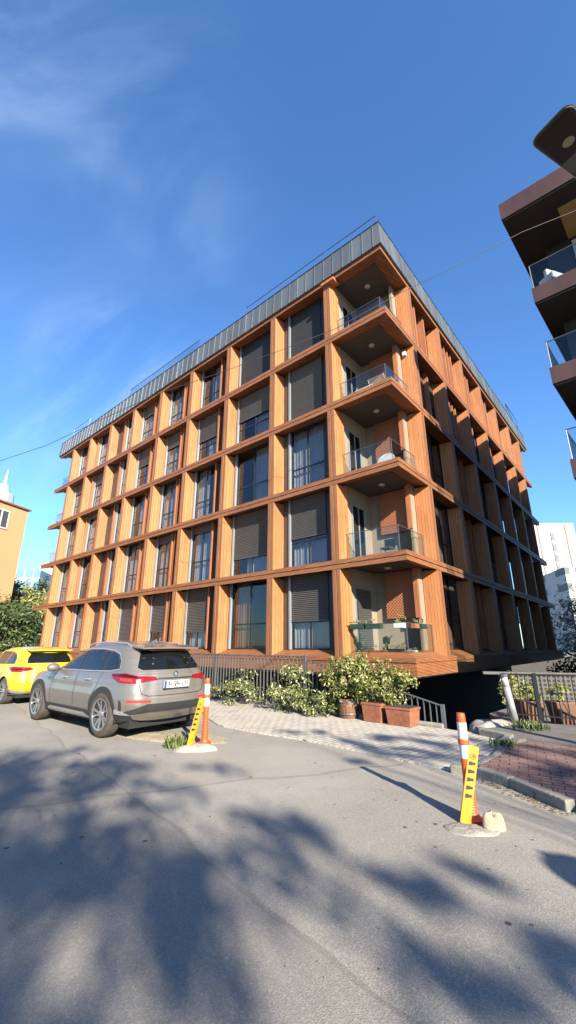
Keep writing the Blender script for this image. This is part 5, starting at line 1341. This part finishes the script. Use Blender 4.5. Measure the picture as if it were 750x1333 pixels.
# ------------------------------------------------------------------ light, sky, camera
sun = bpy.data.lights.new('sun', 'SUN'); sun.energy = 5.0; sun.angle = radians(.53); sun.color = (1, .91, .76)
so = bpy.data.objects.new('sun', sun); COL.objects.link(so); so.rotation_euler = (-S).to_track_quat('-Z', 'Y').to_euler(); so.location = S * 60
w = bpy.data.worlds.new('World'); sc.world = w; w.use_nodes = True; nt = w.node_tree; bg = nt.nodes['Background']
sky = nt.nodes.new('ShaderNodeTexSky'); sky.sky_type = 'NISHITA'; sky.sun_disc = False; sky.sun_elevation = SUN_EL; sky.sun_rotation = pi / 2 - SUN_AZ
sky.air_density = 1.0; sky.dust_density = .15; sky.ozone_density = 2.5; sky.altitude = 100
bg.inputs['Strength'].default_value = .064
tc = nt.nodes.new('ShaderNodeTexCoord')
def wn(scale, rot, sc3, detail=6, rough=.6):
    mp = nt.nodes.new('ShaderNodeMapping'); mp.inputs['Rotation'].default_value = rot; mp.inputs['Scale'].default_value = sc3; nt.links.new(tc.outputs['Generated'], mp.inputs['Vector'])
    n = nt.nodes.new('ShaderNodeTexNoise'); n.inputs['Scale'].default_value = scale; n.inputs['Detail'].default_value = detail; n.inputs['Roughness'].default_value = rough
    n.inputs['Distortion'].default_value = .6
    nt.links.new(mp.outputs['Vector'], n.inputs['Vector']); return n.outputs['Fac']
def mr(v, a_, b_, lo, hi):
    x = nt.nodes.new('ShaderNodeMapRange'); x.interpolation_type = 'SMOOTHSTEP'; nt.links.new(v, x.inputs['Value'])
    for k_, q in (('From Min', a_), ('From Max', b_), ('To Min', lo), ('To Max', hi)): x.inputs[k_].default_value = q
    return x.outputs['Result']
n1 = wn(2.0, (.2, .9, .5), (1, 2.4, .8)); n2 = wn(1.4, (.3, 0, 0), (1, 1, 1), 3)
sep = nt.nodes.new('ShaderNodeSeparateXYZ'); nt.links.new(tc.outputs['Generated'], sep.inputs[0])
lft0 = mr(sep.outputs['X'], .05, -.45, 0, 1); hgt = mr(sep.outputs['Z'], .95, .55, .55, 1.)
def mul(a_, b_):
    x = nt.nodes.new('ShaderNodeMath'); x.operation = 'MULTIPLY'; nt.links.new(a_, x.inputs[0])
    if isinstance(b_, float): x.inputs[1].default_value = b_
    else: nt.links.new(b_, x.inputs[1])
    return x.outputs[0]
cl = mul(mul(mr(n1, .40, .80, 0, 1), mr(n2, .35, .6, .15, 1)), mul(mul(lft0, hgt), .62))
mx = nt.nodes.new('ShaderNodeMix'); mx.data_type = 'RGBA'; nt.links.new(cl, mx.inputs[0]); tint = nt.nodes.new('ShaderNodeVectorMath'); tint.operation = 'MULTIPLY'; tint.inputs[1].default_value = (.74, 1.10, 1.47); nt.links.new(sky.outputs[0], tint.inputs[0]); nt.links.new(tint.outputs[0], mx.inputs[6]); mx.inputs[7].default_value = (4.2, 5.4, 7.2, 1)
nt.links.new(mx.outputs[2], bg.inputs['Color'])

ALB = .54          # every reflectance scaled down together, against higher exposure, so shade renders deeper
for m in bpy.data.materials:
    if not m.use_nodes: continue
    for nd in list(m.node_tree.nodes):
        if nd.type != 'BSDF_PRINCIPLED': continue
        ip = nd.inputs['Base Color']; f_ = ALB if nd.inputs['Metallic'].default_value < .6 else .85
        if ip.is_linked:
            src = ip.links[0].from_socket; v = m.node_tree.nodes.new('ShaderNodeVectorMath'); v.operation = 'SCALE'; v.inputs['Scale'].default_value = f_
            m.node_tree.links.new(src, v.inputs[0]); m.node_tree.links.new(v.outputs[0], ip)
        else: ip.default_value = tuple(c * f_ for c in ip.default_value[:3]) + (1,)
cam = bpy.data.cameras.new('camera'); co = bpy.data.objects.new('camera', cam); COL.objects.link(co); sc.camera = co
cam.sensor_fit = 'VERTICAL'; cam.sensor_height = 36; cam.lens = 36 * 543.33 / 1333; cam.clip_end = 3000; cam.clip_start = .05
co.rotation_euler = (radians(90 + 17.668), 0, 0); co.location = (0, 0, 0)
vs_ = sc.view_settings; vs_.view_transform = 'Standard'; vs_.look = 'None'; vs_.exposure = 1.8; vs_.gamma = 1
